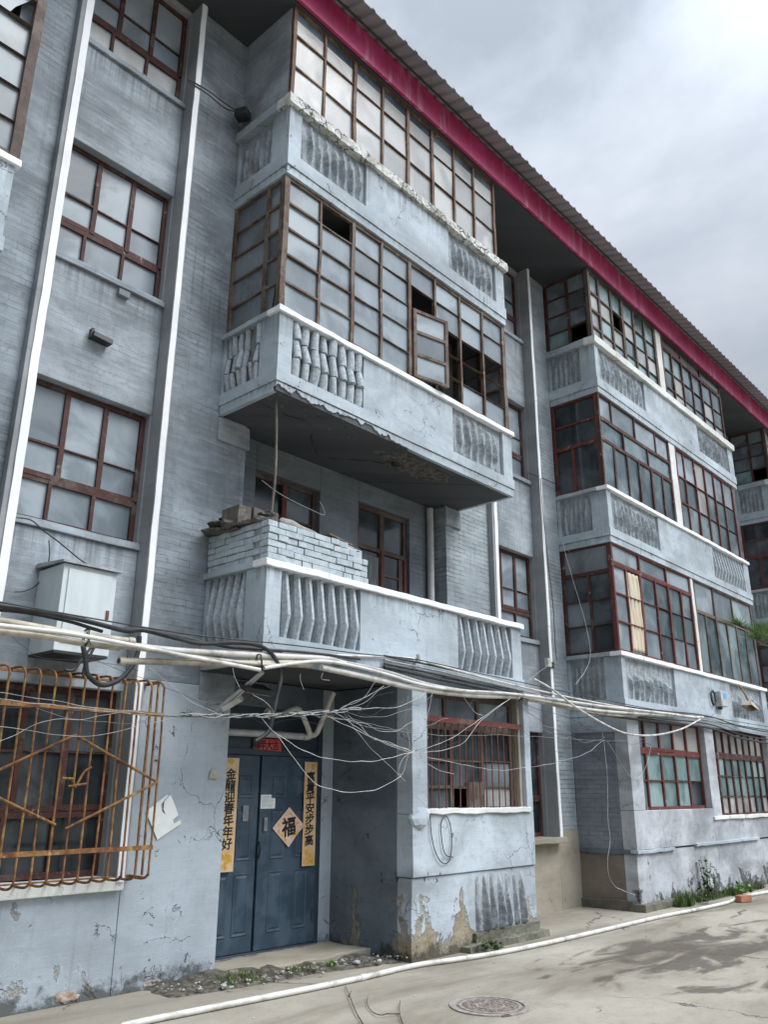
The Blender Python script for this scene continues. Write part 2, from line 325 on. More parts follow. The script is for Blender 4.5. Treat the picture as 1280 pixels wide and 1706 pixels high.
def ground_mat():
    t = NT('old_concrete_paving'); p = t.pos(); t.flat()
    n = t.noise(p, .55, 7, .6, .5); n2 = t.noise(p, 3.2, 8, .65); n3 = t.noise(p, 26, 5, .7)
    st = t.noise(t.sc(p, (.30, .9, 1)), 1.2, 8, .62, .5)
    col = t.mix(t.step(n, .3, .7), (.28, .255, .205), (.39, .36, .295))
    col = t.mix(t.math('MULTIPLY', t.step(n2, .5, .7), .5), col, (.26, .225, .17))
    col = t.mix(t.math('MULTIPLY', t.step(st, .42, .68), .85), col, (.145, .125, .092))
    col = t.mix(t.math('MULTIPLY', t.step(n3, .58, .72), .4), col, (.18, .165, .14))
    # damp patches left by rain in the low part of the yard
    dx = t.math('MULTIPLY', t.math('SUBTRACT', t.x, 9.6), .36); dy = t.math('MULTIPLY', t.math('SUBTRACT', t.y, 4.05), .85)
    rr = t.math('SQRT', t.math('ADD', t.math('MULTIPLY', dx, dx), t.math('MULTIPLY', dy, dy)))
    wv = t.math('SUBTRACT', t.noise(t.sc(p, (.42, 1.25, 1)), 1.7, 8, .62, .8), t.math('MULTIPLY', rr, .17))
    wet = t.step(wv, .37, .47)
    col = t.mix(t.math('MULTIPLY', wet, .85), col, (.075, .062, .046))
    ve = t.nd('ShaderNodeTexVoronoi', 'Distance', {'Vector': t.nd('ShaderNodeVectorMath', 0, {0: p, 1: t.sc(t.noise(p, 2.5, 5, .65, 0, 1), (.5, .5, 0))}, operation='ADD'), 'Scale': .42}, feature='DISTANCE_TO_EDGE')
    ck = t.math('MULTIPLY', t.step(ve, .006, .0015), t.step(t.noise(p, .9, 3), .50, .60))
    col = t.mix(t.math('MULTIPLY', ck, .8), col, (.06, .055, .045))
    rg = t.math('SUBTRACT', .92, t.math('MULTIPLY', wet, .22))
    g4 = t.noise(p, 70, 4, .75); col = t.mix(t.math('MULTIPLY', t.step(g4, .56, .68), .5), col, (.17, .15, .12)); g5 = t.noise(p, 9, 8, .78); col = t.mix(t.math('MULTIPLY', t.step(g5, .50, .68), .45), col, (.20, .175, .13))
    h = t.math('ADD', t.math('MULTIPLY', n2, .5), t.math('SUBTRACT', n3, t.math('MULTIPLY', ck, 2)))
    return t.done(col, rg, t.bump(h, .45, .01))
M['ground'] = ground_mat()

# ------------------------------------------------------------------ mesh builder and object helpers
WLOC = {}
class MB:
    def __init__(s): s.v, s.f, s.mi, s.sm = [], [], [], []
    def add(s, vs, fs, mi=0, smooth=False):
        o = len(s.v); s.v += [Vector(p) for p in vs]
        for f in fs: s.f.append([o+i for i in f]); s.mi.append(mi); s.sm.append(smooth)
        return o
    def hexa(s, p, mi=0):
        s.add(p, [(0, 3, 2, 1), (4, 5, 6, 7), (0, 1, 5, 4), (1, 2, 6, 5), (2, 3, 7, 6), (3, 0, 4, 7)], mi); return s
    def box(s, x0, x1, y0, y1, z0, z1, mi=0):
        return s.hexa([(x0, y0, z0), (x1, y0, z0), (x1, y1, z0), (x0, y1, z0), (x0, y0, z1), (x1, y0, z1), (x1, y1, z1), (x0, y1, z1)], mi)
    def sbox(s, x0, x1, y0, y1, z0, z1, nx=1, ny=1, nz=1, mi=0):
        ix = {}; vs = []; fs = []
        def V(i, j, k):
            if (i, j, k) not in ix:
                ix[(i, j, k)] = len(vs); vs.append((x0+(x1-x0)*i/nx, y0+(y1-y0)*j/ny, z0+(z1-z0)*k/nz))
            return ix[(i, j, k)]
        for i in range(nx):
            for k in range(nz):
                fs.append((V(i, 0, k), V(i+1, 0, k), V(i+1, 0, k+1), V(i, 0, k+1))); fs.append((V(i, ny, k), V(i, ny, k+1), V(i+1, ny, k+1), V(i+1, ny, k)))
        for j in range(ny):
            for k in range(nz):
                fs.append((V(0, j, k), V(0, j, k+1), V(0, j+1, k+1), V(0, j+1, k))); fs.append((V(nx, j, k), V(nx, j+1, k), V(nx, j+1, k+1), V(nx, j, k+1)))
        for i in range(nx):
            for j in range(ny):
                fs.append((V(i, j, 0), V(i, j+1, 0), V(i+1, j+1, 0), V(i+1, j, 0))); fs.append((V(i, j, nz), V(i+1, j, nz), V(i+1, j+1, nz), V(i, j+1, nz)))
        s.add(vs, fs, mi); return s
    def rbox(s, c, size, rot, mi=0):          # rotated box, centre c
        m = rot.to_matrix() if hasattr(rot, 'to_matrix') else rot
        p = [Vector(c)+m@Vector((a*size[0]/2, b*size[1]/2, d*size[2]/2)) for a, b, d in ((-1,-1,-1),(1,-1,-1),(1,1,-1),(-1,1,-1),(-1,-1,1),(1,-1,1),(1,1,1),(-1,1,1))]
        return s.hexa(p, mi)
    def tube(s, pts, r, n=8, mi=0, cap=True, hollow=False):
        pts = [Vector(p) for p in pts]; rs = r if isinstance(r, (list, tuple)) else [r]*len(pts)
        vs = []; fs = []; prev = None
        for i, p in enumerate(pts):
            t = (pts[min(i+1, len(pts)-1)]-pts[max(i-1, 0)]).normalized()
            if prev is None:
                a = Vector((0, 0, 1)) if abs(t.z) < .9 else Vector((1, 0, 0)); a = t.cross(a).normalized()
            else: a = (prev-t*prev.dot(t)).normalized()
            prev = a; b = t.cross(a)
            for k in range(n): vs.append(p+(a*math.cos(2*math.pi*k/n)+b*math.sin(2*math.pi*k/n))*rs[i])
        for i in range(len(pts)-1):
            for k in range(n): fs.append((i*n+k, i*n+(k+1) % n, (i+1)*n+(k+1) % n, (i+1)*n+k))
        s.add(vs, fs, mi, True)
        if cap:
            for end, i in ((0, 0), (1, len(pts)-1)):
                ring = [vs[i*n+k] for k in range(n)]
                s.add(ring, [tuple(range(n-1, -1, -1)) if not end else tuple(range(n))], mi)
        return s
    def prism(s, poly, y0, y1, mi=0):         # polygon in x,z extruded in y
        n = len(poly); vs = [(x, y0, z) for x, z in poly]+[(x, y1, z) for x, z in poly]
        fs = [tuple(range(n)), tuple(range(2*n-1, n-1, -1))]+[(i, i+n, (i+1) % n+n, (i+1) % n) for i in range(n)]
        s.add(vs, fs, mi); return s
    def blob(s, c, size, seed, mi=0, n=2, amp=.35):
        import bmesh
        bm = bmesh.new(); bmesh.ops.create_icosphere(bm, subdivisions=n, radius=1)
        vs = []
        for v in bm.verts:
            k = 1+amp*mn.noise(v.co*1.4+Vector((seed*7.1, seed*3.3, 0)))
            vs.append(Vector(c)+Vector((v.co.x*size[0]*k, v.co.y*size[1]*k, v.co.z*size[2]*k)))
        s.add(vs, [[v.index for v in f.verts] for f in bm.faces], mi); bm.free(); return s
    def jitter(s, amp, freq=3.0, seed=0.0, ax=(1, 1, 1)):
        o = Vector((seed*13.7, seed*5.1, seed*2.3))
        for i, p in enumerate(s.v):
            d = mn.noise_vector(p*freq+o); s.v[i] = p+Vector((d.x*ax[0], d.y*ax[1], d.z*ax[2]))*amp
        return s
    def build(s, name, mats, parent=None, bevel=0.0):
        if not isinstance(mats, (list, tuple)): mats = [mats]
        lo = Vector((min(p.x for p in s.v), min(p.y for p in s.v), min(p.z for p in s.v)))
        hi = Vector((max(p.x for p in s.v), max(p.y for p in s.v), max(p.z for p in s.v)))
        c = Vector(((lo.x+hi.x)/2, (lo.y+hi.y)/2, lo.z))
        me = bpy.data.meshes.new(name); me.from_pydata([p-c for p in s.v], [], s.f)
        for m in mats: me.materials.append(M[m] if isinstance(m, str) else m)
        me.polygons.foreach_set('material_index', s.mi); me.polygons.foreach_set('use_smooth', s.sm)
        me.update()
        o = bpy.data.objects.new(name, me); C.objects.link(o); WLOC[o.name] = c
        if parent is not None: o.parent = parent; o.location = c-WLOC[parent.name]
        else: o.location = c
        if bevel:
            b = o.modifiers.new('bevel', 'BEVEL'); b.width = bevel; b.segments = 2; b.limit_method = 'ANGLE'; b.angle_limit = R(40)
        return o
def empty(name, loc):
    o = bpy.data.objects.new(name, None); C.objects.link(o); o.location = loc; o.empty_display_size = .2; WLOC[o.name] = Vector(loc); return o
GROUPS = dict(wire='thin wires strung across the facade', conduit_pipe='plastic pipes along the facade', bundle_cable='cables bundled along the slab edge', power_cable='black power cables on the facade', rubble_stone='stones on the soil by the step', plank='planks on the brick parapet', spring_couplet='paper couplets on the door', grass_tuft='grass tufts along the wall foot', low_weed='low weeds along the wall foot', twig='twigs on the concrete', lamp_cable='leads of the corner lamp', cabinet_lead='leads under the cabinet', stair_cable='cables by the second stair', slate_piece='rubble on the bricks')
def tag(o, label=None, cat=None, group=None, kind=None):
    if label: o['label'] = label
    if group is None and cat: group = GROUPS.get(o.name.split('.')[0])
    if cat: o['category'] = cat
    if group: o['group'] = group
    if kind: o['kind'] = kind
    return o
def smooth_path(pts, k=6):
    pts = [Vector(p) for p in pts]; out = []
    for i in range(len(pts)-1):
        p0, p1, p2, p3 = pts[max(i-1, 0)], pts[i], pts[i+1], pts[min(i+2, len(pts)-1)]
        for j in range(k):
            t = j/k
            out.append(.5*((2*p1)+(p2-p0)*t+(2*p0-5*p1+4*p2-p3)*t*t+(3*p1-p0-3*p2+p3)*t**3))
    out.append(pts[-1]); return out
rnd = random.Random(7)

# ------------------------------------------------------------------ ground and yard
g = MB(); g.add([(-70, -70, 0), (110, -70, 0), (110, 90, 0), (-70, 90, 0)], [(0, 1, 2, 3)])
tag(g.build('ground', 'ground'), kind='structure')

# ------------------------------------------------------------------ the apartment building
FY, WY, BY = 5.84, 6.78, 7.02        # bay front, facade wall, wall behind the balconies
B = empty('apartment_building', (11.95, WY, 0))
tag(B, 'long apartment block in peeling grey-blue paint with glazed balconies under a crimson eaves board', 'apartment building')
TOP = 10.6
def wallbox(x0, x1, y0, y1, z0, z1, mat, name='wall', bevel=.006):
    return MB().box(x0, x1, y0, y1, z0, z1).build(name, mat, B, bevel)

SY, GY = 6.87, 6.98                     # spandrel face and window plane in the stair strips
cnt = [0]
def members(mb, ax, c, a0, a1, z0, z1, w, d, vert, mi=0):
    """one frame member; every member sits a fraction of a millimetre differently so that no faces coincide"""
    cnt[0] += 1; e = (cnt[0] % 9)*.0008
    n = max(1, int((z1-z0 if vert else a1-a0)/.22))
    if ax == 'x': mb.sbox(a0, a1, c-d/2+e, c+d/2-e, z0, z1, 1 if vert else n, 1, n if vert else 1, mi)
    else: mb.sbox(c-d/2+e, c+d/2-e, a0, a1, z0, z1, 1, 1 if vert else n, n if vert else 1, mi)
def pane(mb, ax, c, a0, a1, z0, z1, mi=0, tilt=.022):
    tx, tz = rnd.uniform(-tilt, tilt), rnd.uniform(-tilt, tilt); t = .002
    def P(a, z, s):
        off = c+s*t+tx*(a-(a0+a1)/2)+tz*(z-(z0+z1)/2)
        return (a, off, z) if ax == 'x' else (off, a, z)
    mb.hexa([P(a0, z0, -1), P(a1, z0, -1), P(a1, z0, 1), P(a0, z0, 1), P(a0, z1, -1), P(a1, z1, -1), P(a1, z1, 1), P(a0, z1, 1)], mi)
def shard(mb, ax, c, pts, mi=0):
    n = len(pts); f = [(a, c-.002, z) if ax == 'x' else (c-.002, a, z) for a, z in pts]; b = [(a, c+.002, z) if ax == 'x' else (c+.002, a, z) for a, z in pts]
    mb.add(f+b, [tuple(range(n)), tuple(range(2*n-1, n-1, -1))]+[(i, (i+1) % n, (i+1) % n+n, i+n) for i in range(n)], mi)
def glazing(ax, c, grids, wood_m, glass_m, name='balcony_window', w=.045, d=.055, bw=.06, parent=None, skip=(), heavy=(), jit=.006, alt=None, shards=(), split=None):
    """grids: list of (cols, rows); skip: (grid, col, row) without glass; alt: {(grid,col,row): material slot}"""
    fr, gl = MB(), MB(); gm = [glass_m]+list(alt[1] if alt else []); am = alt[0] if alt else {}
    for gi, (cols, rows) in enumerate(grids):
        for i, a in enumerate(cols):
            ww = bw if i in (0, len(cols)-1) else w*(1.5 if (gi, i) in heavy else 1)
            members(fr, ax, c, a-ww/2, a+ww/2, rows[0]-.01, rows[-1]+.01, ww, d*(1.12 if i in (0, len(cols)-1) else 1.0), True)
        for j, z in enumerate(rows):
            ww = bw if j in (0, len(rows)-1) else w
            for i in range(len(cols)-1):
                q = rnd.uniform(-.006, .006)
                if 0 < j < len(rows)-1: ww *= .66
                members(fr, ax, c, cols[i], cols[i+1], z-ww/2+q, z+ww/2+q, ww, d*.84, False)
        for i in range(len(cols)-1):
            for j in range(len(rows)-1):
                if (gi, i, j) in skip: continue
                if split and j == len(rows)-2:
                    pane(gl, ax, c+.008, cols[i]+.01, cols[i+1]-.01, rows[j]+.01, split, 0, .004); pane(gl, ax, c+.008, cols[i]+.01, cols[i+1]-.01, split, rows[j+1]-.01, 1, .004); continue
                pane(gl, ax, c+.008, cols[i]+.01, cols[i+1]-.01, rows[j]+.01, rows[j+1]-.01, am.get((gi, i, j), 0))
    for pts in shards: shard(gl, ax, c+.008, pts)
    fr.jitter(jit, 2.7, cnt[0]*.13)
    o = fr.build(name, wood_m, parent or B); p = gl.build('pane', gm, o)
    return o
def lin(a, b, n): return [a+(b-a)*i/n for i in range(n+1)]

# --- core behind everything
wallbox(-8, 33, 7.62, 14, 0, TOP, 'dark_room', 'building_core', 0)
# --- stair strips
def stair(x, first_sill=.9, plinth=None):
    """recessed strip of stair windows between two white raised bands; x = left edge of the left band"""
    xa, xb, xc, xd = x, x+.12, x+1.41, x+1.51
    zb = first_sill+.02
    for a, b, p, q in ((xa, xb, xa+.046, xb+.001), (xc, xd, xc+.004, xc+.070)):
        m = MB().sbox(p, q, 6.682, 6.692, zb-.05, TOP, 1, 1, 60); m.jitter(.005, 5.0, a).jitter(.005, 1.1, a)
        m.build('white_band', ['white'], B)
        MB().box(a if a == xa else a, min(b, q+.02), 6.6925, WY+.3, zb-.05, TOP).build('band_core', 'reveal', B, .004)
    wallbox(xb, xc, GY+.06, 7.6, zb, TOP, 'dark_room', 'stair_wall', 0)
    wins = [(first_sill, 2.44), (3.83, 5.19), (6.50, 7.86), (9.16, 10.53)]
    zs = [zb-.02]+[v for w_ in wins for v in w_]+[TOP]
    for i in range(1, 4):                               # spandrels
        z0, z1 = wins[i-1][1], wins[i][0]
        m = MB().sbox(xb+.002, xc-.002, SY, 7.6, z0, z1-.07, 8, 1, 8); m.build('spandrel', ['spandrel'], B, .008)
        m = MB().sbox(xb+.002, xc-.002, SY-.035, 7.0, z1-.068, z1, 10, 1, 1).jitter(.008, 3, i+x); m.build('window_sill', 'spandrel', B, .006)
    MB().box(xb+.002, xc-.002, SY+.02, 7.6, wins[3][1], TOP).build('spandrel', 'reveal', B, .006)
    for i, (z0, z1) in enumerate(wins):                 # pale reveals and the window itself
        for v_ in ((xb+.001, xb+.02), (xc-.02, xc-.001)): MB().box(*v_, SY+.01, GY+.05, z0, z1).build('window_reveal', 'reveal', B)
        zr = z0+(z1-z0)*.335; zt = z0+(z1-z0)*.555; cx = lin(xb+.045, xc-.045, 3)
        if i == 0: zr = z0+.55; zt = z0+1.0
        glazing('x', GY, [(cx, [zr, zt, z1-.03]), ([cx[0], cx[1]-.06, cx[2]-.03, cx[3]], [z0+.03, zr-.05])], 'wood_red', 'frost' if i else 'pane_dark', 'stair_window', w=.033, bw=.048,
                heavy={(0, 1), (0, 2)}, alt=({(1, 0, 0): 1, (1, 1, 0): 1, (1, 2, 0): 1}, ['milky' if i == 3 else 'frost']) if i else None, jit=.004)
stair(2.70)
stair(9.86, .98)
stair(18.9, .98)
MB().sbox(9.80, 11.36, 6.62, 6.98, .90, .975, 8, 1, 1).jitter(.012, 4, 2).build('window_sill', 'render', B, .008)
MB().sbox(2.72, 4.20, 6.70, 6.98, .80, .90, 8, 1, 1).jitter(.006, 4, 3).build('window_sill', 'white_worn', B, .006)

# --- facade wall pieces between the strips (openings stay open)
def facade(x0, x1, zlow, low, upper='brick'):
    """wall pier at WY; below zlow in another finish"""
    MB().sbox(x0, x1, WY, 7.6, zlow, TOP, 2, 1, 24).jitter(.006, 1.5, x0, (0, 1, 0)).build('wall', upper, B, .006)
    MB().sbox(x0, x1, WY-.012, 7.6, -.3, zlow-.002, 6, 1, 6).jitter(.010, 2.5, x0, (0, 1, 0)).build('plinth_wall', low, B, .006)
facade(4.21, 5.25, 2.56, 'plaster'); facade(-8, 2.70, 2.56, 'plaster')
MB().sbox(2.702, 4.208, WY-.010, 7.6, -.3, .80, 6, 1, 6).jitter(.010, 2.5, 4, (0, 1, 0)).build('plinth_wall', 'plaster', B, .006)
facade(8.83, 9.86, 1.0, 'render', 'brick_light'); facade(11.37, 11.95, 1.06, 'render', 'brick_light')
MB().sbox(9.862, 11.368, WY-.012, 7.6, -.3, .898, 4, 1, 4).jitter(.010, 2.5, 6, (0, 1, 0)).build('plinth_wall', 'render', B, .006)
facade(18.43, 18.9, 1.0, 'render', 'brick_light'); facade(20.41, 21.25, 1.0, 'render', 'brick_light'); facade(27.7, 33, 1.0, 'render', 'brick_light')
MB().box(18.902, 20.408, WY-.012, 7.6, -.3, .898).build('plinth_wall', 'render', B)
# wall behind the loggias of the single bay, with door and window openings on the first floor
LX0, LX1 = 5.25, 8.83
z1f, z2f = 2.75, 5.45
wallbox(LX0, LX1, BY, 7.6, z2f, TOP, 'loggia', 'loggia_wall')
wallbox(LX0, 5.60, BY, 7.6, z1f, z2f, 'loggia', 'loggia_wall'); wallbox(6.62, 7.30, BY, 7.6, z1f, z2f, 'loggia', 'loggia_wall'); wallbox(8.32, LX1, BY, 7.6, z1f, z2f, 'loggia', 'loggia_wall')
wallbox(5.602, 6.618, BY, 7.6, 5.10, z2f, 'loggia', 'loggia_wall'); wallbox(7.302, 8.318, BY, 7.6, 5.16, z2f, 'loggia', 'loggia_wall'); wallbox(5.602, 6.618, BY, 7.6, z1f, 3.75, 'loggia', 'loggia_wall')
glazing('x', BY+.10, [([5.62, 6.10, 6.60], [3.77, 4.65, 5.08])], 'wood_dark', 'pane_dark', 'loggia_window', w=.05, bw=.07)
MB().box(6.065, 6.135, BY+.06, BY+.069, 3.80, 5.05).build('window_stile', 'wood_bright', B)
dz = z1f+.06
dr = MB()
dr.box(7.31, 7.37, BY+.05, BY+.13, dz, 5.15).box(8.25, 8.31, BY+.05, BY+.13, dz, 5.15).box(7.37, 8.25, BY+.052, BY+.128, 5.09, 5.15).box(7.37, 8.25, BY+.053, BY+.127, 4.56, 4.62).box(7.78, 7.86, BY+.055, BY+.125, dz, 5.09)
dr.box(7.86, 8.25, BY+.07, BY+.11, 3.95, 4.01).box(7.86, 8.25, BY+.07, BY+.11, 4.27, 4.30).box(8.17, 8.25, BY+.065, BY+.115, dz, 4.56)
ldoor = dr.build('balcony_door', 'wood_dark', B, .004)
MB().box(7.79, 7.85, BY+.04, BY+.054, dz, 4.60).build('door_stile', 'wood_bright', ldoor); MB().box(8.255, 8.305, BY+.038, BY+.049, dz, 4.55).build('door_stile', 'wood_bright', ldoor)
for v_ in ((7.372, 7.778, dz, 4.558), (7.862, 8.17, dz, 4.558), (7.372, 8.248, 4.622, 5.088)): MB().box(v_[0], v_[1], BY+.085, BY+.095, v_[2], v_[3]).build('pane', 'pane_dark', ldoor)
MB().box(7.372, 7.778, BY+.075, BY+.083, dz, 4.50).build('door_panel', 'door_grey', ldoor)
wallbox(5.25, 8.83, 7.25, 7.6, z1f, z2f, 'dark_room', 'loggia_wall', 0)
# corbels under the slab ends, drain pipe in the recess corner
for zt_, nm in ((5.40, 0), (2.69, 1)):
    for a, b in ((4.85, 5.27), (8.80, 9.15)):
        if nm and a > 8: continue
        MB().sbox(a, b, WY-.03, BY, zt_-.26, zt_, 4, 1, 1).jitter(.006, 4, a).build('corbel', 'spandrel', B, .006)
MB().tube([(8.70, BY-.06, 2.8), (8.70, BY-.06, 5.39)], .05, 12).tube([(8.70, BY-.06, 3.9), (8.70, BY-.06, 3.99)], .058, 12).build('drain_pipe', 'pvc_grey', B)

# --- balconies
LEDGE = [3.66, 6.39, 9.17]
def jag_strip(x0, x1, y0, y1, zt, zb, amp, seed, step=.018, dmg=None):
    """apron board with a chipped lower edge"""
    m = MB(); n = int((x1-x0)/step); poly = []
    r_ = random.Random(seed)
    for i in range(n+1):
        x = x0+(x1-x0)*i/n; k = amp*(.3+r_.random())
        if dmg: q = mn.noise(Vector((x*4.3, seed, 0)))+.55*mn.noise(Vector((x*13, seed, 4)))+.35*mn.noise(Vector((x*37, seed, 7))); k += dmg(x)*max(0, .75+1.0*q)
        poly.append((x, zb+k))
    poly += [(x1, zt), (x0, zt)]
    return m.prism(poly, y0, y1)
def blade(mb, x, y, z0, z1, w=.05, bulge=.075, back=.06, out=(0, -1), mid=.34, jit=0):
    """one angular baluster: narrow blade that swells outward low down. (x,y) = foot centre, out = outward direction"""
    ox, oy = out; sx, sy = -oy, ox
    zz = [z0, z0+(z1-z0)*mid, z1]; pr = [.012, bulge, 0.0]
    vs = []
    for z, p in zip(zz, pr):
        ww = w*(1.0 if p < bulge else 1.1)
        for s, q in ((-ww*.32, .045+p), (ww*.32, .045+p), (ww*.72, .015+p*.5), (ww*.72, -back+p*.2), (-ww*.72, -back+p*.2), (-ww*.72, .015+p*.5)):
            vs.append((x+sx*s+ox*q, y+sy*s+oy*q, z))
    fs = [tuple(range(5, -1, -1)), tuple(range(12, 18))]
    for k in range(2):
        for i in range(6): fs.append((k*6+i, k*6+(i+1) % 6, (k+1)*6+(i+1) % 6, (k+1)*6+i))
    mb.add(vs, fs)
def relief(mb, ax, c, a0, a1, z0, z1, n, seed, depth=.06, fade=0, sgn=-1, taper=False):
    """mortar-filled balustrade: the edges of the buried balusters stand out as crooked ridges from rough cement"""
    na, nz_ = max(8, int((a1-a0)/.011)), int((z1-z0)/.020); vs = []; fs = []
    r_ = random.Random(int(seed*10)); amp = [r_.uniform(.7, 1.1) for i in range(n+2)]; topc = [r_.uniform(.98, 1.15) if taper else r_.uniform(.82, 1.0) if not fade else r_.uniform(.50, .78) for i in range(n+2)]
    for j in range(nz_+1):
        v = j/nz_
        for i in range(na+1):
            u = i/na; wob = .16*mn.noise(Vector((u*4+seed, v*2.4, seed*1.7)))+.05*mn.noise(Vector((u*9, v*11, seed)))
            k = u*n+wob+(0 if taper else (.16 if v > .36 else .16*v/.36)); cell = max(0, min(n+1, int(math.floor(k)))); ph = k-math.floor(k)
            saw = ph/.20 if ph < .20 else (1-ph)/.80
            saw = saw**1.3
            bul = (1-v)**.75 if taper else (.35+.65*(v/.36) if v < .36 else 1-.75*(v-.36)/.64)
            cut = max(0, min(1, (topc[cell]-v)*9)) if not taper else max(0, min(1, (topc[cell]-v)*5))
            nv = mn.noise(Vector((u*(a1-a0)*9+seed*9, z0+v*(z1-z0)*9, seed*3.1)))
            nf = mn.noise(Vector((u*(a1-a0)*38+seed*5, v*(z1-z0)*34, seed)))
            ng = mn.noise(Vector((u*(a1-a0)*85+seed*5, v*(z1-z0)*80, seed)))
            edge = min(1, u*16, (1-u)*16, v*12, (1-v)*12)
            h = (saw*bul*depth*amp[cell]*cut+nv*.008+nf*.007+ng*.004)*edge
            a = a0+(a1-a0)*u; z = z0+v*(z1-z0); q = c+sgn*h
            vs.append((a, q, z) if ax == 'x' else (q, a, z))
    for j in range(nz_):
        for i in range(na):
            p = j*(na+1)+i
            fs.append((p, p+1, p+na+2, p+na+1) if ax == 'x' else (p, p+na+1, p+na+2, p+1))
    mb.add(vs, fs, 0, False)
def broken(mb, ax, c, a0, a1, z0, z1, n, seed, gapy=.0, sgn=-1):
    """balusters broken into short stubs, three crooked rows"""
    r_ = random.Random(seed)
    for i in range(n):
        a = a0+(a1-a0)*(i+.5)/n
        cuts = [z0, z0+(z1-z0)*r_.uniform(.28, .36), z0+(z1-z0)*r_.uniform(.60, .70), z1]
        for k in range(3):
            if r_.random() < .06: continue
            za, zb = cuts[k]+.006, cuts[k+1]-.008
            aa = a+r_.uniform(-.012, .012); ab = a+r_.uniform(-.012, .012)
            q0 = c+sgn*(r_.uniform(.0, .035)+(.03 if k == 1 else 0)); q1 = c+sgn*(r_.uniform(.0, .035)+(.03 if k == 0 else 0))
            rr = .5*(a1-a0)/n*r_.uniform(.62, .82)
            P = [((aa, q0, za), (aa+(ab-aa)*.5, (q0+q1)/2, (za+zb)/2), (ab, q1, zb))] if ax == 'x' else [((q0, aa, za), ((q0+q1)/2, (aa+ab)/2, (za+zb)/2), (q1, ab, zb))]
            mb.tube(P[0], [rr, rr*1.05, rr*.92], 6)
    return mb

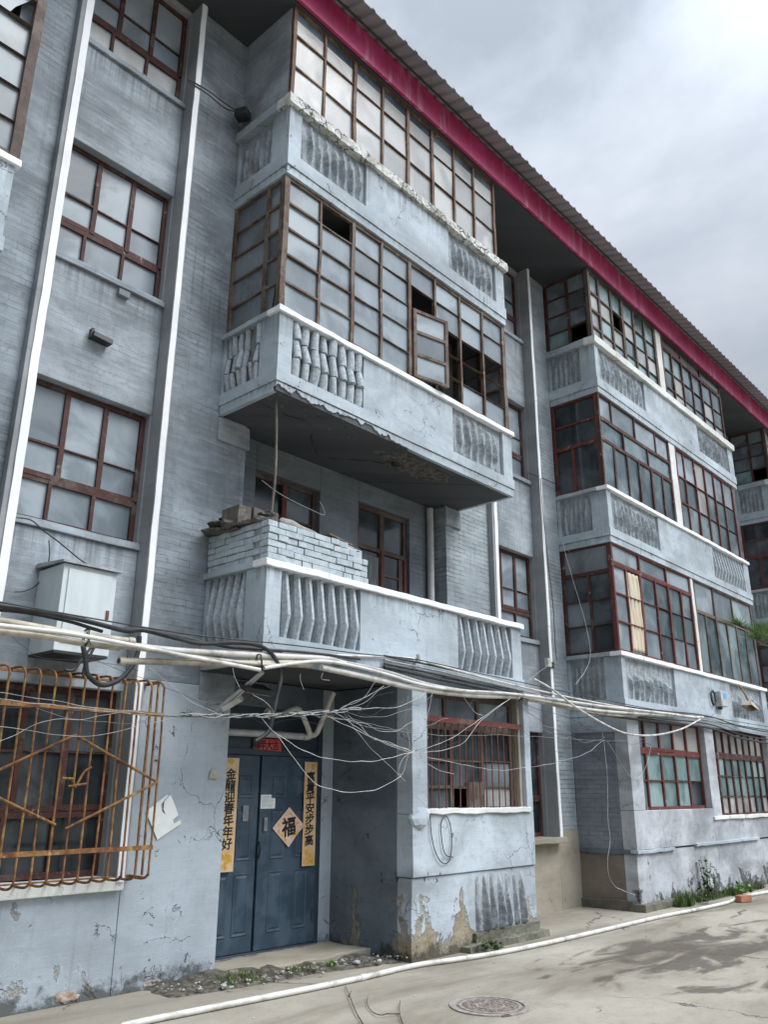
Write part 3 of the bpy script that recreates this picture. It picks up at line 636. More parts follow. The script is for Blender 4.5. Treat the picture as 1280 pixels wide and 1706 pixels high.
def balcony(x0, x1, lv, style, left=True, right=True, panels=None, post=.19):
    zl = LEDGE[lv]; zt = zl-(.065 if lv < 2 else .13); zg = (2.81, 5.53, 8.21)[lv]; zb = (2.70, 5.42, 8.10)[lv]
    dmg = style.get('damage')
    # slab
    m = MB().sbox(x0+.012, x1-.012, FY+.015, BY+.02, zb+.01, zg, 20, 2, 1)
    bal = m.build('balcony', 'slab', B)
    apr = jag_strip(x0, x1, FY-.001, FY+.05, zg-.004, zb, .004, x0+lv, dmg=dmg)
    apr.box(x0, x0+.05, FY+.051, WY, zb+.002, zg-.004); apr.box(x1-.05, x1, FY+.051, WY, zb+.002, zg-.004)
    apr.build('slab_edge', 'parapet', bal, .003)
    if dmg:
        mm = MB().sbox(x0+.02, x0+2.6, FY+.035, FY+.30, zb+.015, zb+.11, 50, 5, 2).jitter(.022, 16, 3); mm.build('broken_edge', 'bare_dark', bal)
    # base band, proud of the panels
    zbb = zg+(.135 if lv < 2 else .18)
    bb = MB().sbox(x0-.012, x1+.012, FY-.014, FY+.14, zg, zbb, 30, 1, 1)
    bb.sbox(x0-.011, x0+.13, FY+.141, WY, zg, zbb, 1, 8, 1); bb.box(x1-.13, x1+.011, FY+.141, WY, zg, zbb)
    bb.jitter(.005, 4, lv+x0); bb.build('base_band', 'parapet', bal, .004)
    # posts and solid panel
    PT = zt
    def pb(nm, *v): MB().box(*v).build(nm, 'parapet', bal, .005)
    pb('corner_post', x0, x0+post, FY, FY+.15, zbb, PT); pb('corner_post', x1-.22, x1, FY, FY+.15, zbb, PT)
    if left: pb('wall_post', x0+.001, x0+.12, WY-.05, WY, zbb, PT)
    (la, lb), (ra, rb_) = panels
    pb('parapet_panel', lb, ra, FY+.002, FY+.13, zbb, PT)
    if x1-.2205-rb_ > .01: pb('parapet_panel', rb_, x1-.2205, FY+.001, FY+.13, zbb, PT)
    pb('side_parapet', x1-.12, x1-.001, FY+.151, WY, zbb, PT)
    # ledge
    ov = .035 if lv < 2 else .05
    lm = 'white' if lv < 2 else 'crumble' if x0 < 10 else 'white_worn'
    ld = MB().sbox(x0-ov, x1+ov, FY-ov, FY+.17, zt, zl, 60 if lv < 2 else 150, 2 if lv < 2 else 6, 1 if lv < 2 else 5).jitter(.007 if lv < 2 else .009, 5, x0+lv*3).jitter(.003 if lv < 2 else .010 if x0 < 10 else .004, 19, x0+lv)
    ld.build('front_ledge', lm, bal, .006 if lv < 2 else 0)
    ls = MB().sbox(x0-ov, x0+.15, FY+.171, WY, zt+.002, zl-.002, 1, 8, 1); ls.jitter(.006, 5, lv); ls.build('side_ledge', 'parapet', bal, .005); MB().box(x1-.15, x1+ov, FY+.171, WY, zt+.002, zl-.002).build('side_ledge', 'parapet', bal, .005)
    # balustrades
    for key, (a0, a1) in (('L', (la, lb)), ('R', (ra, rb_))):
        st = style.get(key, 'relief'); n = style.get('n'+key, 8)
        if st == 'open':
            for i in range(n):
                b_ = MB(); blade(b_, a0+(a1-a0)*(i+.5)/n+rnd.uniform(-.006, .006), FY+.075, zbb-.003, zt+.003, w=.046*(a1-a0)/n/.15, bulge=.068); b_.jitter(.004, 20, i); b_.build('baluster', 'baluster', bal, .004)
        elif st == 'broken':
            b_ = broken(MB(), 'x', FY+.055, a0, a1, zbb, zt, n, 11+lv); b_.jitter(.008, 14, lv); b_.build('baluster_panel', 'baluster', bal)
            MB().sbox(a0, a1, FY+.075, FY+.12, zbb, zt, 30, 1, 18).jitter(.015, 12, 4).build('mortar_infill', 'mortar', bal)
        else:
            b_ = MB(); sd = x0+lv*2.2+(0 if key == 'L' else 5); relief(b_, 'x', FY+.045, a0, a1, zbb-.01, zt+.01, n, sd, depth=.085, fade=1 if st == 'fade' else 0); b_.box(a0, a1, FY+.06, FY+.14, zbb, zt)
            b_.build('baluster_panel', 'mortar', bal)
    if left:
        st = style.get('S', 'relief'); n = style.get('nS', 6); s0, s1 = FY+.30, WY-.05
        MB().box(x0, x0+.12, FY+.151, s0, zbb, zt).build('parapet', 'parapet', bal, .004)
        if st == 'open':
            for i in range(n):
                b_ = MB(); blade(b_, x0+.07, s0+(s1-s0)*(i+.5)/n, zbb-.003, zt+.003, w=.044, bulge=.075, out=(-1, 0)); b_.jitter(.005, 20, i); b_.build('baluster', 'baluster', bal, .004)
        elif st == 'broken':
            b_ = broken(MB(), 'y', x0+.05, s0, s1, zbb, zt, n, 31+lv); b_.jitter(.008, 14, lv); b_.build('baluster_panel', 'baluster', bal)
            MB().sbox(x0+.07, x0+.11, s0, s1, zbb, zt, 1, 20, 18).jitter(.015, 12, 4).build('mortar_infill', 'mortar', bal)
        else:
            b_ = MB(); sd = x0+lv*1.7+9; relief(b_, 'y', x0+.045, s0, s1, zbb-.01, zt+.01, n, sd, depth=.06); b_.box(x0+.06, x0+.125, s0, s1, zbb, zt)
            b_.build('baluster_panel', 'mortar', bal)
    return bal

def damage2(x):
    k = math.exp(-((x-5.0)/.35)**2)*.05+math.exp(-((x-6.3)/.5)**2)*.05+(.035 if x < 6.6 else 0)
    return 1.15*k*max(0, min(1, (7.5-x)/.5))
P1 = ((5.05, 6.13), (7.80, 8.92))
balcony(4.85, 9.15, 0, dict(L='open', nL=7, R='open', nR=7, S='open', nS=5), panels=P1)
balcony(4.85, 9.15, 1, dict(L='broken', nL=8, R='relief', nR=7, S='broken', nS=6, damage=damage2), panels=P1)
balcony(4.85, 9.15, 2, dict(L='relief', nL=8, R='relief', nR=8, S='relief', nS=6), panels=P1)
q = atz(690, 780, 5.425); sp_ = MB(); sp_.blob((q.x, q.y, 5.43), (.62, .20, .018), 5, n=4, amp=.5).jitter(.012, 22, 4); sp_.build('spalled_patch', 'bare_dark', B)
MB().tube([(q.x-.30, q.y+.05, 5.42), (q.x-.30, q.y+.05, 5.37)], [.05, .04], 10).build('lamp_rose', 'black', B)
MB().tube(smooth_path([atz(px, py, 5.428) for px, py in ((435, 672), (480, 692), (515, 705), (522, 740), (540, 762), (600, 766), (640, 772))], 8), .005, 4).jitter(.02, 9, 2).build('slab_crack', 'black', B)
P2 = ((12.08, 13.88), (16.40, 18.14))
balcony(11.95, 18.43, 0, dict(L='fade', nL=10, R='fade', nR=10, S='relief', nS=6), panels=P2, post=.13)
balcony(11.95, 18.43, 1, dict(L='relief', nL=12, R='open', nR=11, S='relief', nS=6), panels=P2, post=.13)
balcony(11.95, 18.43, 2, dict(L='relief', nL=11, R='relief', nR=12, S='relief', nS=6), panels=P2, post=.13)
P3 = ((21.38, 23.18), (25.7, 27.44)); P0 = ((-4.2, -2.4), (.05, 1.8))
for lv in range(3):
    balcony(21.25, 27.73, lv, dict(L='open' if lv == 0 else 'relief', nL=10, nR=11, S='open' if lv == 0 else 'relief', nS=6), panels=P3, post=.13)
    balcony(-4.44, 2.04, lv, dict(nL=10, nR=10, S='relief', nS=6), panels=P0, post=.13)

# --- glazed balcony enclosures
GF = FY+.05
G2 = (6.41, 8.09); G3 = (9.19, TOP-.02); G1 = (3.68, 5.41)
rows5 = lin(*G2, 5)
SPLITZ = 10.43
# single bay, second floor: eight columns of five small panes, one casement swung out
c8 = [4.89, 5.42, 5.95, 6.45, 6.99, 7.51, 8.06, 8.58, 9.11]
glazing('x', GF, [(c8, rows5)], 'wood_old', 'frost', bw=.075, w=.036, d=.055, heavy={(0, 4), (0, 2)}, jit=.010,
        skip={(0, 1, 4), (0, 4, 3), (0, 4, 0), (0, 4, 1), (0, 4, 2), (0, 5, 0), (0, 5, 1), (0, 5, 2), (0, 6, 1), (0, 6, 2), (0, 7, 1), (0, 7, 2), (0, 3, 1)},
        shards=[[(6.52, rows5[1]+.01), (6.98, rows5[1]+.01), (6.98, rows5[2]-.01), (6.47, rows5[2]-.01)]])
sash = MB(); sg = MB(); S0, S1 = rows5[0]+.03, rows5[3]-.02; ang = R(13)
def swing(px, w_, z): return (px+math.cos(ang)*w_, GF-.03-math.sin(ang)*w_, z)
rotm = Matrix.Rotation(-ang, 3, 'Z')
sw = .56
for a in (.025, sw-.025): sash.rbox(swing(7.03, a, (S0+S1)/2), (.05, .045, S1-S0), rotm)
for z in (S0+.02, S0+(S1-S0)/3, S0+(S1-S0)*2/3, S1-.02): sash.rbox(swing(7.03, sw/2, z), (sw-.10, .04, .04), rotm)
so_ = sash.jitter(.004, 6, 1).build('open_casement', 'wood_old', B)
for k in range(3): sg.rbox(swing(7.03, sw/2, S0+(S1-S0)*(k+.5)/3), (sw-.08, .004, (S1-S0)/3-.02), rotm)
sg.build('pane', 'frost', so_)
sash = MB(); ang = R(-70)
rotm = Matrix.Rotation(-ang, 3, 'Z')
def swing2(w_, z): return (7.56+math.cos(R(62))*w_, GF+.03+math.sin(R(62))*w_, z)
rotm = Matrix.Rotation(R(62), 3, 'Z')
for a in (.025, .47): sash.rbox(swing2(a, (S0+S1)/2), (.04, .04, S1-S0), rotm)
for z in (S0+.02, S0+(S1-S0)/3, S0+(S1-S0)*2/3, S1-.02): sash.rbox(swing2(.25, z), (.42, .035, .035), rotm)
sash.build('open_casement', 'wood_dark', B)
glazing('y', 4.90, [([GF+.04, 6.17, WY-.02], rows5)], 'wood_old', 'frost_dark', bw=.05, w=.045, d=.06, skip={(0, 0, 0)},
        shards=[[(GF+.06, rows5[0]+.02), (6.02, rows5[0]+.02), (5.98, rows5[1]-.01), (GF+.06, rows5[1]-.01)], [(6.05, rows5[0]+.02), (6.15, rows5[0]+.02), (6.15, rows5[1]-.01), (6.01, rows5[1]-.01)]])
# the return of the top enclosure is a plastered wall
MB().sbox(4.87, 4.98, GF+.03, WY, LEDGE[2], TOP, 1, 6, 8).jitter(.005, 3, 1).build('side_wall', 'spandrel', B, .004)
MB().box(9.02, 9.12, GF+.05, WY, LEDGE[2], TOP).build('side_wall', 'spandrel', B, .004)
c8b = [4.89, 5.40, 5.93, 6.46, 6.98, 7.51, 8.01, 8.50, 9.02]
glazing('x', GF, [(c8b, [G3[0], 9.69, 10.17, G3[1]])], 'wood_amber', 'milky', bw=.05, w=.034, d=.05, heavy={(0, 2), (0, 4), (0, 5)}, jit=.008, alt=({}, ['pane_blue']), split=SPLITZ)
glazing('y', 9.10, [([GF+.04, 6.3, WY-.02], rows5)], 'wood_old', 'frost', bw=.05, w=.045, d=.06)
# double bay
def double_bay(x, top_w='wood_dark', full=True):
    X = lambda v: v-11.95+x
    # top floor
    zr = lin(G3[0], 10.5, 4); zr[-1] = G3[1]
    glazing('x', GF, [([X(v) for v in (11.98, 12.36, 12.84, 13.30, 13.78, 14.26, 14.72)], [9.19, 9.44, 9.79, 10.15, G3[1]])], top_w, 'pane_green', w=.06, bw=.07, d=.06,
            skip={(0, 2, 2)}, alt=({(0, 0, 3): 1, (0, 3, 1): 1, (0, 4, 3): 1, (0, 5, 2): 1, (0, 1, 2): 2, (0, 0, 2): 2, (0, 2, 1): 2, (0, 0, 1): 2, (0, 3, 2): 2, (0, 4, 1): 2, (0, 1, 0): 2, (0, 5, 1): 2}, ['pane_teal', 'milky']), heavy={(0, 3)})
    MB().sbox(X(14.78), X(15.02), FY+.02, FY+.16, LEDGE[2], TOP, 1, 1, 12).jitter(.008, 4, x).build('glazing_post', 'white_worn', B, .004)
    glazing('x', GF, [([X(v) for v in (15.05, 15.51, 16.02, 16.54, 17.08, 17.64, 18.20)], [9.19, 9.44, 9.85, 10.33]), ([X(v) for v in (15.05, 16.02, 17.08, 18.20)], [10.36, G3[1]])], 'wood_red', 'pane_teal', w=.04, bw=.055, d=.06,
            alt=({(0, 1, 0): 1, (0, 1, 1): 1, (0, 4, 0): 2, (0, 5, 0): 2, (0, 4, 1): 2, (1, 0, 0): 3, (1, 1, 0): 3, (1, 2, 0): 3}, ['pane_grey', 'milky', 'frost_dark']))
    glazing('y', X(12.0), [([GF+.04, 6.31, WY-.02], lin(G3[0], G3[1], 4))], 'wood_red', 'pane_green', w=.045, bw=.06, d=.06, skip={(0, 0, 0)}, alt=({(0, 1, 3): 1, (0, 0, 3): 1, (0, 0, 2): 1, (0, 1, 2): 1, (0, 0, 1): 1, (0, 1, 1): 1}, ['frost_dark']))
    # second floor
    glazing('x', GF, [([X(v) for v in (11.99, 12.45, 13.35, 14.22, 14.80)], [7.66, G2[1]]), ([X(v) for v in (11.99, 12.86, 13.83, 14.80)], [7.27, 7.64]), ([X(v) for v in (11.99, 12.44, 12.93, 13.38, 13.9, 14.37, 14.80)], [G2[0], 7.25])],
            'wood_red', 'pane_teal', w=.035, bw=.045, d=.05, alt=({(0, i, 0): 1 for i in range(4)}, ['frost']), heavy={(2, 1), (2, 4)})
    MB().sbox(X(14.83), X(15.10), FY+.02, FY+.16, LEDGE[1], 8.10, 1, 1, 12).jitter(.010, 4, x+1).build('glazing_post', 'white_worn', B, .004)
    glazing('x', GF, [([X(v) for v in (15.14, 15.52, 16.04, 16.57, 17.07, 17.58, 18.16)], [G2[0], 6.96, 7.50, G2[1]])], 'wood_bright', 'pane_teal', w=.035, bw=.05, d=.06,
            alt=({**{(0, i, 2): 1 for i in range(6)}, (0, 2, 1): 2, (0, 2, 2): 2}, ['frost', 'pane_grey']))
    glazing('y', X(12.0), [([GF+.03, WY-.02], [7.25, 7.66, G2[1]]), ([GF+.03, 6.42, WY-.02], [G2[0], 7.23])], 'wood_bright', 'pane_dark', w=.05, bw=.05, d=.06)
    # first floor
    glazing('x', GF, [([X(v) for v in (11.99, 12.99, 14.06, 15.08)], [5.10, G1[1]]), ([X(v) for v in (11.99, 12.45, 12.97, 13.55, 14.08, 14.61, 15.08)], [G1[0], 4.15, 4.61, 5.08])], 'wood_bright', 'pane_teal', w=.036, bw=.05, d=.06,
            alt=({(0, 0, 0): 1, (0, 1, 0): 1, (0, 2, 0): 1, (1, 0, 0): 2, (1, 0, 1): 2, (1, 0, 2): 2, (1, 2, 0): 2, (1, 2, 1): 2, (1, 5, 0): 2, (1, 4, 0): 2}, ['frost', 'frost']), heavy={(1, 2), (1, 4)})
    MB().sbox(X(15.12), X(15.24), FY+.02, FY+.16, LEDGE[0], 5.42, 1, 1, 12).jitter(.010, 4, x+2).build('glazing_post', 'white_worn', B, .004)
    glazing('x', GF, [([X(v) for v in (15.28, 16.22, 17.22, 18.30)], [4.84, G1[1]]), ([X(v) for v in (15.28, 15.71, 16.25, 16.79, 17.30, 17.81, 18.30)], [G1[0], 4.82])], 'wood_old', 'pane_teal', w=.035, bw=.045, d=.05, alt=({(0, i, 0): 1 for i in range(3)}, ['frost']))
    glazing('y', X(12.0), [([GF+.03, WY-.02], [4.98, G1[1]]), ([GF+.03, 6.30, WY-.02], [G1[0], 4.12, 4.52, 4.96])], 'wood_red', 'pane_dark', w=.04, bw=.05, d=.06, alt=({(0, 0, 0): 1, (1, 1, 0): 1, (1, 1, 1): 1}, ['frost_dark']))
    for v_ in ((18.32, 18.42, LEDGE[2], TOP), (18.30, 18.40, LEDGE[1], 8.1), (18.34, 18.41, LEDGE[0], 5.42)): MB().box(X(v_[0]), X(v_[1]), GF+.06, WY, v_[2], v_[3]).build('side_wall', 'spandrel', B)
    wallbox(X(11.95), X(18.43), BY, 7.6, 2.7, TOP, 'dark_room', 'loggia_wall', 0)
double_bay(11.95); double_bay(21.25)
# neighbouring bay at the left edge of the view
rows0 = lin(*G2, 5)
glazing('x', GF-.02, [(lin(-4.4, 2.02, 12), rows0)], 'wood_dark', 'frost', w=.05, bw=.08, d=.07, jit=.008, skip={(0, 11, 4)}, shards=[[(1.50, rows0[4]), (1.78, rows0[4]), (1.83, rows0[4]+.12), (1.95, rows0[5]-.03), (1.50, rows0[5]-.01)]])
glazing('x', GF, [(lin(-4.4, 2.0, 12), lin(*G3, 3))], 'wood_amber', 'milky')
glazing('x', GF, [(lin(-4.4, 2.0, 12), lin(*G1, 4))], 'wood_old', 'frost')
MB().box(1.9, 2.0, GF+.06, WY, 3.66, TOP).build('side_wall', 'spandrel', B)
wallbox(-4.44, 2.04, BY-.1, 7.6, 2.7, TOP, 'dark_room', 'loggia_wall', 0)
wallbox(-4.44, 2.04, FY, WY, -.3, 2.70, 'plaster', 'wall')

# --- ground floor under the single bay: door recess on the left, room on the right
RX0, RX1 = 6.95, 9.25
wx0, wx1, wz0, wz1 = 7.20, 9.06, 1.37, 2.66
def gwall(x0, x1, z0, z1, mat, y0=FY, y1=FY+.22, nm='wall', nx=6, nz=8, amp=.006, seed=1):
    return MB().sbox(x0, x1, y0, y1, z0, z1, nx, 1, nz).jitter(amp, 2.5, seed, (1, 1, 0) if amp < .02 else (1, 1, 1)).build(nm, mat, B, .008)
gwall(RX0, wx0, wz0, 2.70, 'parapet', seed=2, nx=2); gwall(wx1+.06, RX1, wz0, 2.70, 'parapet', seed=3, nx=2)
gwall(RX0, RX1, .766, wz0-.002, 'plaster_low', seed=4, nx=14)
gwall(RX0, RX1, -.3, .76, 'plaster_low', FY+.022, FY+.22, seed=5, nx=14, amp=.012)
b_ = MB(); relief(b_, 'x', FY+.030, 8.0, 9.05, .14, .757, 7, 77, depth=.125, taper=True); b_.build('baluster_panel', 'bay_cement', B)
MB().sbox(7.75, 9.32, FY-.10, FY+.05, -.06, .065, 60, 5, 3).jitter(.018, 4, 2).jitter(.012, 17, 3).build('kerb_footing', 'kerb', B)
MB().sbox(7.95, 9.22, FY-.035, FY+.05, .05, .16, 60, 3, 4).jitter(.014, 5, 3).jitter(.010, 19, 4).build('kerb_footing', 'kerb', B)
MB().sbox(wx0-.05, wx1+.12, FY-.03, FY+.3, wz0-.005, wz0+.05, 24, 2, 1).jitter(.016, 6, 4).build('window_sill', 'white_worn', B, .008)
gwall(wx1, wx1+.058, wz0, 2.70, 'render', FY+.05, FY+.22, seed=9, nx=1)
MB().blob((7.08, FY+.02, 1.33), (.16, .07, .12), 3, amp=.3).build('plaster_lump', 'plaster_low', B)
# side wall of the room (towards the door) and its far side
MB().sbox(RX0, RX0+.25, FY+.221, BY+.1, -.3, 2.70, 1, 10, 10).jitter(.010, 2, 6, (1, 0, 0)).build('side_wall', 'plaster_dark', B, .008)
MB().sbox(RX1-.2, RX1, FY+.221, WY, -.3, 2.70, 1, 2, 2).build('side_wall', 'parapet', B)
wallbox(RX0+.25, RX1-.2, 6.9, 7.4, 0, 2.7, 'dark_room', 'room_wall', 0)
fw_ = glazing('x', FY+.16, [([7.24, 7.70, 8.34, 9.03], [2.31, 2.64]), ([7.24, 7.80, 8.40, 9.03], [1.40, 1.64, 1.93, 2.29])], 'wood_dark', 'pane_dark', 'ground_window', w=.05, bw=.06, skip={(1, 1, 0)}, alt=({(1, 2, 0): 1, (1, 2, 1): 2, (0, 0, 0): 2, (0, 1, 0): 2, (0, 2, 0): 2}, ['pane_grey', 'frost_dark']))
MB().box(7.84, 8.06, FY+.19, FY+.20, 1.66, 1.86).build('cardboard', 'wood_plank', fw_)
MB().box(8.10, 8.37, FY+.13, FY+.15, 1.40, 1.70).build('patch_board', 'wood_dark', fw_)
bars = MB()
for i in range(14):
    x = 7.30+i*.127; bars.tube([(x, FY+.03, 1.40), (x+rnd.uniform(-.008, .008), FY+.028, 1.9), (x+rnd.uniform(-.005, .005), FY+.03, 2.37)], .008, 6)
gb = bars.build('window_bars', 'iron_red', B)
MB().sbox(7.19, 9.08, FY+.005, FY+.024, 2.325, 2.385, 14, 1, 1).jitter(.004, 5, 2).build('top_rail', 'wood_bright', gb)
MB().box(7.225, 7.265, FY+.036, FY+.07, 1.40, 2.32).build('bar_post', 'wood_red', gb)

# entrance
ex0, ex1 = 5.10, 6.76
wallbox(ex1, RX0, BY, 7.6, -.3, 2.70, 'plaster', 'wall'); wallbox(5.05, 5.25, BY, 7.6, 0, 2.70, 'plaster', 'wall')
wallbox(5.25, 6.95, BY+.12, 7.6, -.3, 2.7, 'dark_room', 'door_backing', 0)
wallbox(5.25, ex1, BY-.01, BY+.1, 2.43, 2.70, 'plaster_dark', 'lintel')
ent = empty('door_set', (5.9, BY, .08))
ent.parent = B; ent.location = Vector((5.9, BY, .08))-WLOC[B.name]
fr = MB().box(6.70, 6.758, BY-.02, BY+.06, .08, 2.43).box(5.25, 6.70, BY-.018, BY+.06, 2.36, 2.43).box(5.25, 6.70, BY-.019, BY+.06, 1.945, 2.01).box(5.25, 6.70, BY-.035, BY+.06, .05, .10)
fr.build('door_frame', 'steel_frame', ent, .004)
MB().box(5.25, 6.70, BY+.005, BY+.03, 2.01, 2.36).build('transom_panel', 'steel_frame', ent)
MB().box(5.20, 6.72, BY-.05, BY+.0, .03, .085).build('threshold', 'threshold', ent, .004)
def raised(mb, x0, x1, z0, z1, y):
    """raised panel: sunk moulding round a bevelled field"""
    b = .028
    def ring(xa, xb, za, zb, y_): return [(xa, y_, za), (xb, y_, za), (xb, y_, zb), (xa, y_, zb)]
    rings = [ring(x0, x1, z0, z1, y-.001), ring(x0+.008, x1-.008, z0+.008, z1-.008, y-.010), ring(x0+b, x1-b, z0+b, z1-b, y-.002), ring(x0+b+.02, x1-b-.02, z0+b+.02, z1-b-.02, y-.014)]
    vs = [p for r_ in rings for p in r_]; fs = []
    for k in range(3):
        for i in range(4): fs.append((k*4+i, k*4+(i+1) % 4, (k+1)*4+(i+1) % 4, (k+1)*4+i))
    fs.append((12, 13, 14, 15)); mb.add(vs, fs)
def leaf_door(x0, x1, y, cols):
    d = MB().box(x0, x1, y, y+.045, .105, 1.94)
    for a, b in cols:
        raised(d, a, b, 1.52, 1.74, y); raised(d, a, b, .93, 1.42, y); raised(d, a, b, .25, .82, y)
    return d.build('door_leaf', 'steel_blue', ent, .003)
lf = leaf_door(5.26, 5.868, BY-.005, [(5.34, 5.54), (5.60, 5.80)])
rl = leaf_door(5.885, 6.695, BY-.022, [(6.03, 6.23), (6.37, 6.57)])
MB().box(5.93, 5.975, BY-.048, BY-.023, 1.20, 1.33).build('lock_plate', 'metal', rl, .004)
MB().tube(smooth_path([(5.89, BY-.03, 1.10), (5.878, BY-.06, 1.06), (5.88, BY-.055, 1.0), (5.888, BY-.03, .95)]), .012, 8).build('handle', 'black', rl)
MB().box(5.66, 5.73, BY-.03, BY-.006, 1.30, 1.45).box(5.68, 5.71, BY-.034, BY-.0301, 1.33, 1.42).build('intercom', 'metal', lf, .003)
MB().box(6.655, 6.668, BY-.03, BY-.0225, .3, .42).box(6.655, 6.668, BY-.03, BY-.0225, 1.62, 1.74).build('hinge', 'steel_frame', rl)

# --- ground floor under the double bay
def low_double(x):
    X = lambda v: v-11.95+x
    for a, b, z0, z1, m_ in ((11.95, 12.34, 1.34, 2.70, 'plaster_white'), (14.90, 15.29, 1.20, 2.70, 'plaster_white'), (18.1, 18.43, 1.2, 2.70, 'plaster_white')):
        gwall(X(a), X(b), z0, z1, m_, seed=a, nx=2)
    gwall(X(11.95), X(14.898), .80, 1.338, 'plaster_white', seed=12, nx=14); gwall(X(14.9), X(18.43), .80, 1.198, 'plaster_white', seed=13, nx=14)
    gwall(X(11.95), X(18.43), -.3, .775, 'plaster_white', FY+.02, FY+.22, seed=14, nx=24, amp=.01)
    MB().sbox(X(11.93), X(13.2), FY-.025, FY+.1, .755, .80, 10, 1, 1).sbox(X(14.0), X(16.9), FY-.03, FY+.1, .775, .82, 16, 1, 1).jitter(.012, 5, 3).build('plinth_band', 'parapet', B, .005)
    MB().sbox(X(14.86), X(18.2), FY-.035, FY+.2, 1.16, 1.215, 20, 1, 1).jitter(.014, 5, 5).build('window_sill', 'white_worn', B, .006)
    MB().sbox(X(11.90), X(13.0), FY-.07, FY+.1, -.05, .10, 10, 1, 1).sbox(X(11.90), X(12.0), FY+.1, WY, -.05, .13, 1, 8, 1).jitter(.016, 5, 8).build('kerb_footing', 'kerb', B, .012)
    # brown lower and painted upper part of the return wall
    MB().sbox(X(11.95)+.002, X(12.2), FY+.222, WY, -.3, .74, 1, 8, 6).jitter(.012, 3, 1, (1, 0, 0)).build('side_wall', 'render_brown', B, .006)
    MB().sbox(X(11.93), X(12.15), FY+.02, WY, .742, .80, 1, 10, 1).jitter(.012, 4, 2).build('plinth_band', 'plaster_dark', B, .006)
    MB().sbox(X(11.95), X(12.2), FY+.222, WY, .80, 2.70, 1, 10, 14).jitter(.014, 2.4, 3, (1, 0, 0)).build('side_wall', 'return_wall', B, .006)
    MB().sbox(X(11.93), X(12.1), FY+.1, WY, 2.46, 2.69, 1, 8, 1).jitter(.008, 4, 2).build('corbel', 'spandrel', B, .006)
    glazing('x', FY+.13, [([X(v) for v in (12.36, 12.74, 13.29, 13.82, 14.33, 14.88)], [1.36, 1.77, 2.19]), ([X(v) for v in (12.36, 12.74, 13.29, 13.82, 14.33, 14.88)], [2.24, 2.68])], 'wood_bright', 'pane_green', 'ground_window', w=.045, bw=.05,
            alt=({(0, 4, 0): 1, (1, 4, 0): 2, (1, 3, 0): 2, (1, 0, 0): 3, (1, 1, 0): 3, (1, 2, 0): 3}, ['pane_dark', 'pane_grey', 'frost']))
    glazing('x', FY+.13, [([X(v) for v in lin(15.32, 18.08, 8)], [1.22, 1.53, 1.88, 2.21]), ([X(v) for v in lin(15.32, 18.08, 8)], [2.26, 2.68])], 'wood_red', 'pane_grey', 'ground_window', w=.05, bw=.05,
            alt=({**{(0, i, j): 1 for i in range(1, 8) for j in (1, 2)}, (0, 6, 0): 1}, ['pane_green']))
    wallbox(X(12.2), X(18.43), 6.9, 7.6, 0, 2.7, 'dark_room', 'room_wall', 0)
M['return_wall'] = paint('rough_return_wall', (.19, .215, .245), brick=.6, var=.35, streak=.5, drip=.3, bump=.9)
low_double(11.95); low_double(21.25)

# --- eaves: soffit, crimson fascia, corrugated sheet
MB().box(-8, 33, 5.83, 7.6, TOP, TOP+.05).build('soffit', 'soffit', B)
MB().sbox(-8, 33, 5.77, 5.815, TOP-.005, 11.07, 60, 1, 1).jitter(.006, 1.2, 3).build('fascia_board', 'fascia', B, .006)
rf = MB(); pitch = .21; n = int(41/pitch); prof = []
for i in range(n):
    x = -8+i*pitch; prof += [(x, 0), (x+.085, 0), (x+.105, .032), (x+.155, .032), (x+.175, 0)]
ys = [5.42, 5.79, 6.2, 7.0, 8.0, 10.0, 12.5]
def rz(y): return 10.955+(y-5.42)*.335
vs = []; fs = []
for y in ys:
    for x, h in prof: vs.append((x+0.0, y, rz(y)+h+.004*mn.noise(Vector((x*2, y, 0)))))
m_ = len(prof)
for j in range(len(ys)-1):
    for i in range(m_-1): fs.append((j*m_+i, j*m_+i+1, (j+1)*m_+i+1, (j+1)*m_+i))
rf.add(vs, fs); ro = rf.build('roof_sheet', 'roof', B)
sm_ = ro.modifiers.new('thickness', 'SOLIDIFY'); sm_.thickness = .006
MB().tube([(x_, 5.70, rz(5.70)-.012) for x_ in (-8, 33)], .016, 6).build('roof_purlin', 'black', B)
#PART2

# ------------------------------------------------------------------ bricks piled on the lowest balcony
bs = MB(); r_ = random.Random(3); bh, bl = .058, .235
for row in range(6):
    z = LEDGE[0]+.002+row*(bh+.007); xo = 4.835+(0 if row % 2 == 0 else -.11); end = 6.22-(.05*row if row > 3 else 0)
    xcur = xo
    while xcur < end-.05:
        L = bl*r_.choice((1, 1, 1, .55, .9)); a, b = max(xcur, 4.835), min(xcur+L, end)
        if b-a > .05: bs.rbox(((a+b)/2+r_.uniform(-.004, .004), FY+.045+r_.uniform(-.008, .008), z+bh/2+r_.uniform(-.003, .003)), (b-a-.008, .12, bh), Matrix.Rotation(r_.uniform(-.02, .02), 3, 'Z') @ Matrix.Rotation(r_.uniform(-.02, .02), 3, 'Y'))
        xcur += L
    ycur = FY+.115+(0 if row % 2 else .10)
    while ycur < WY-.03 and row < 6:
        L = bl*r_.choice((1, 1, .6, .9)); b = min(ycur+L, WY-.01)
        bs.rbox((4.90+r_.uniform(-.008, .008), (ycur+b)/2, z+bh/2+r_.uniform(-.003, .003)), (.12, b-ycur-.008, bh), Matrix.Rotation(r_.uniform(-.02, .02), 3, 'Z'))
        ycur += L
bs.box(4.86, 6.17, FY+.03, FY+.09, LEDGE[0]+.001, LEDGE[0]+.36).box(4.875, 4.94, FY+.1, WY, LEDGE[0]+.001, LEDGE[0]+.36)
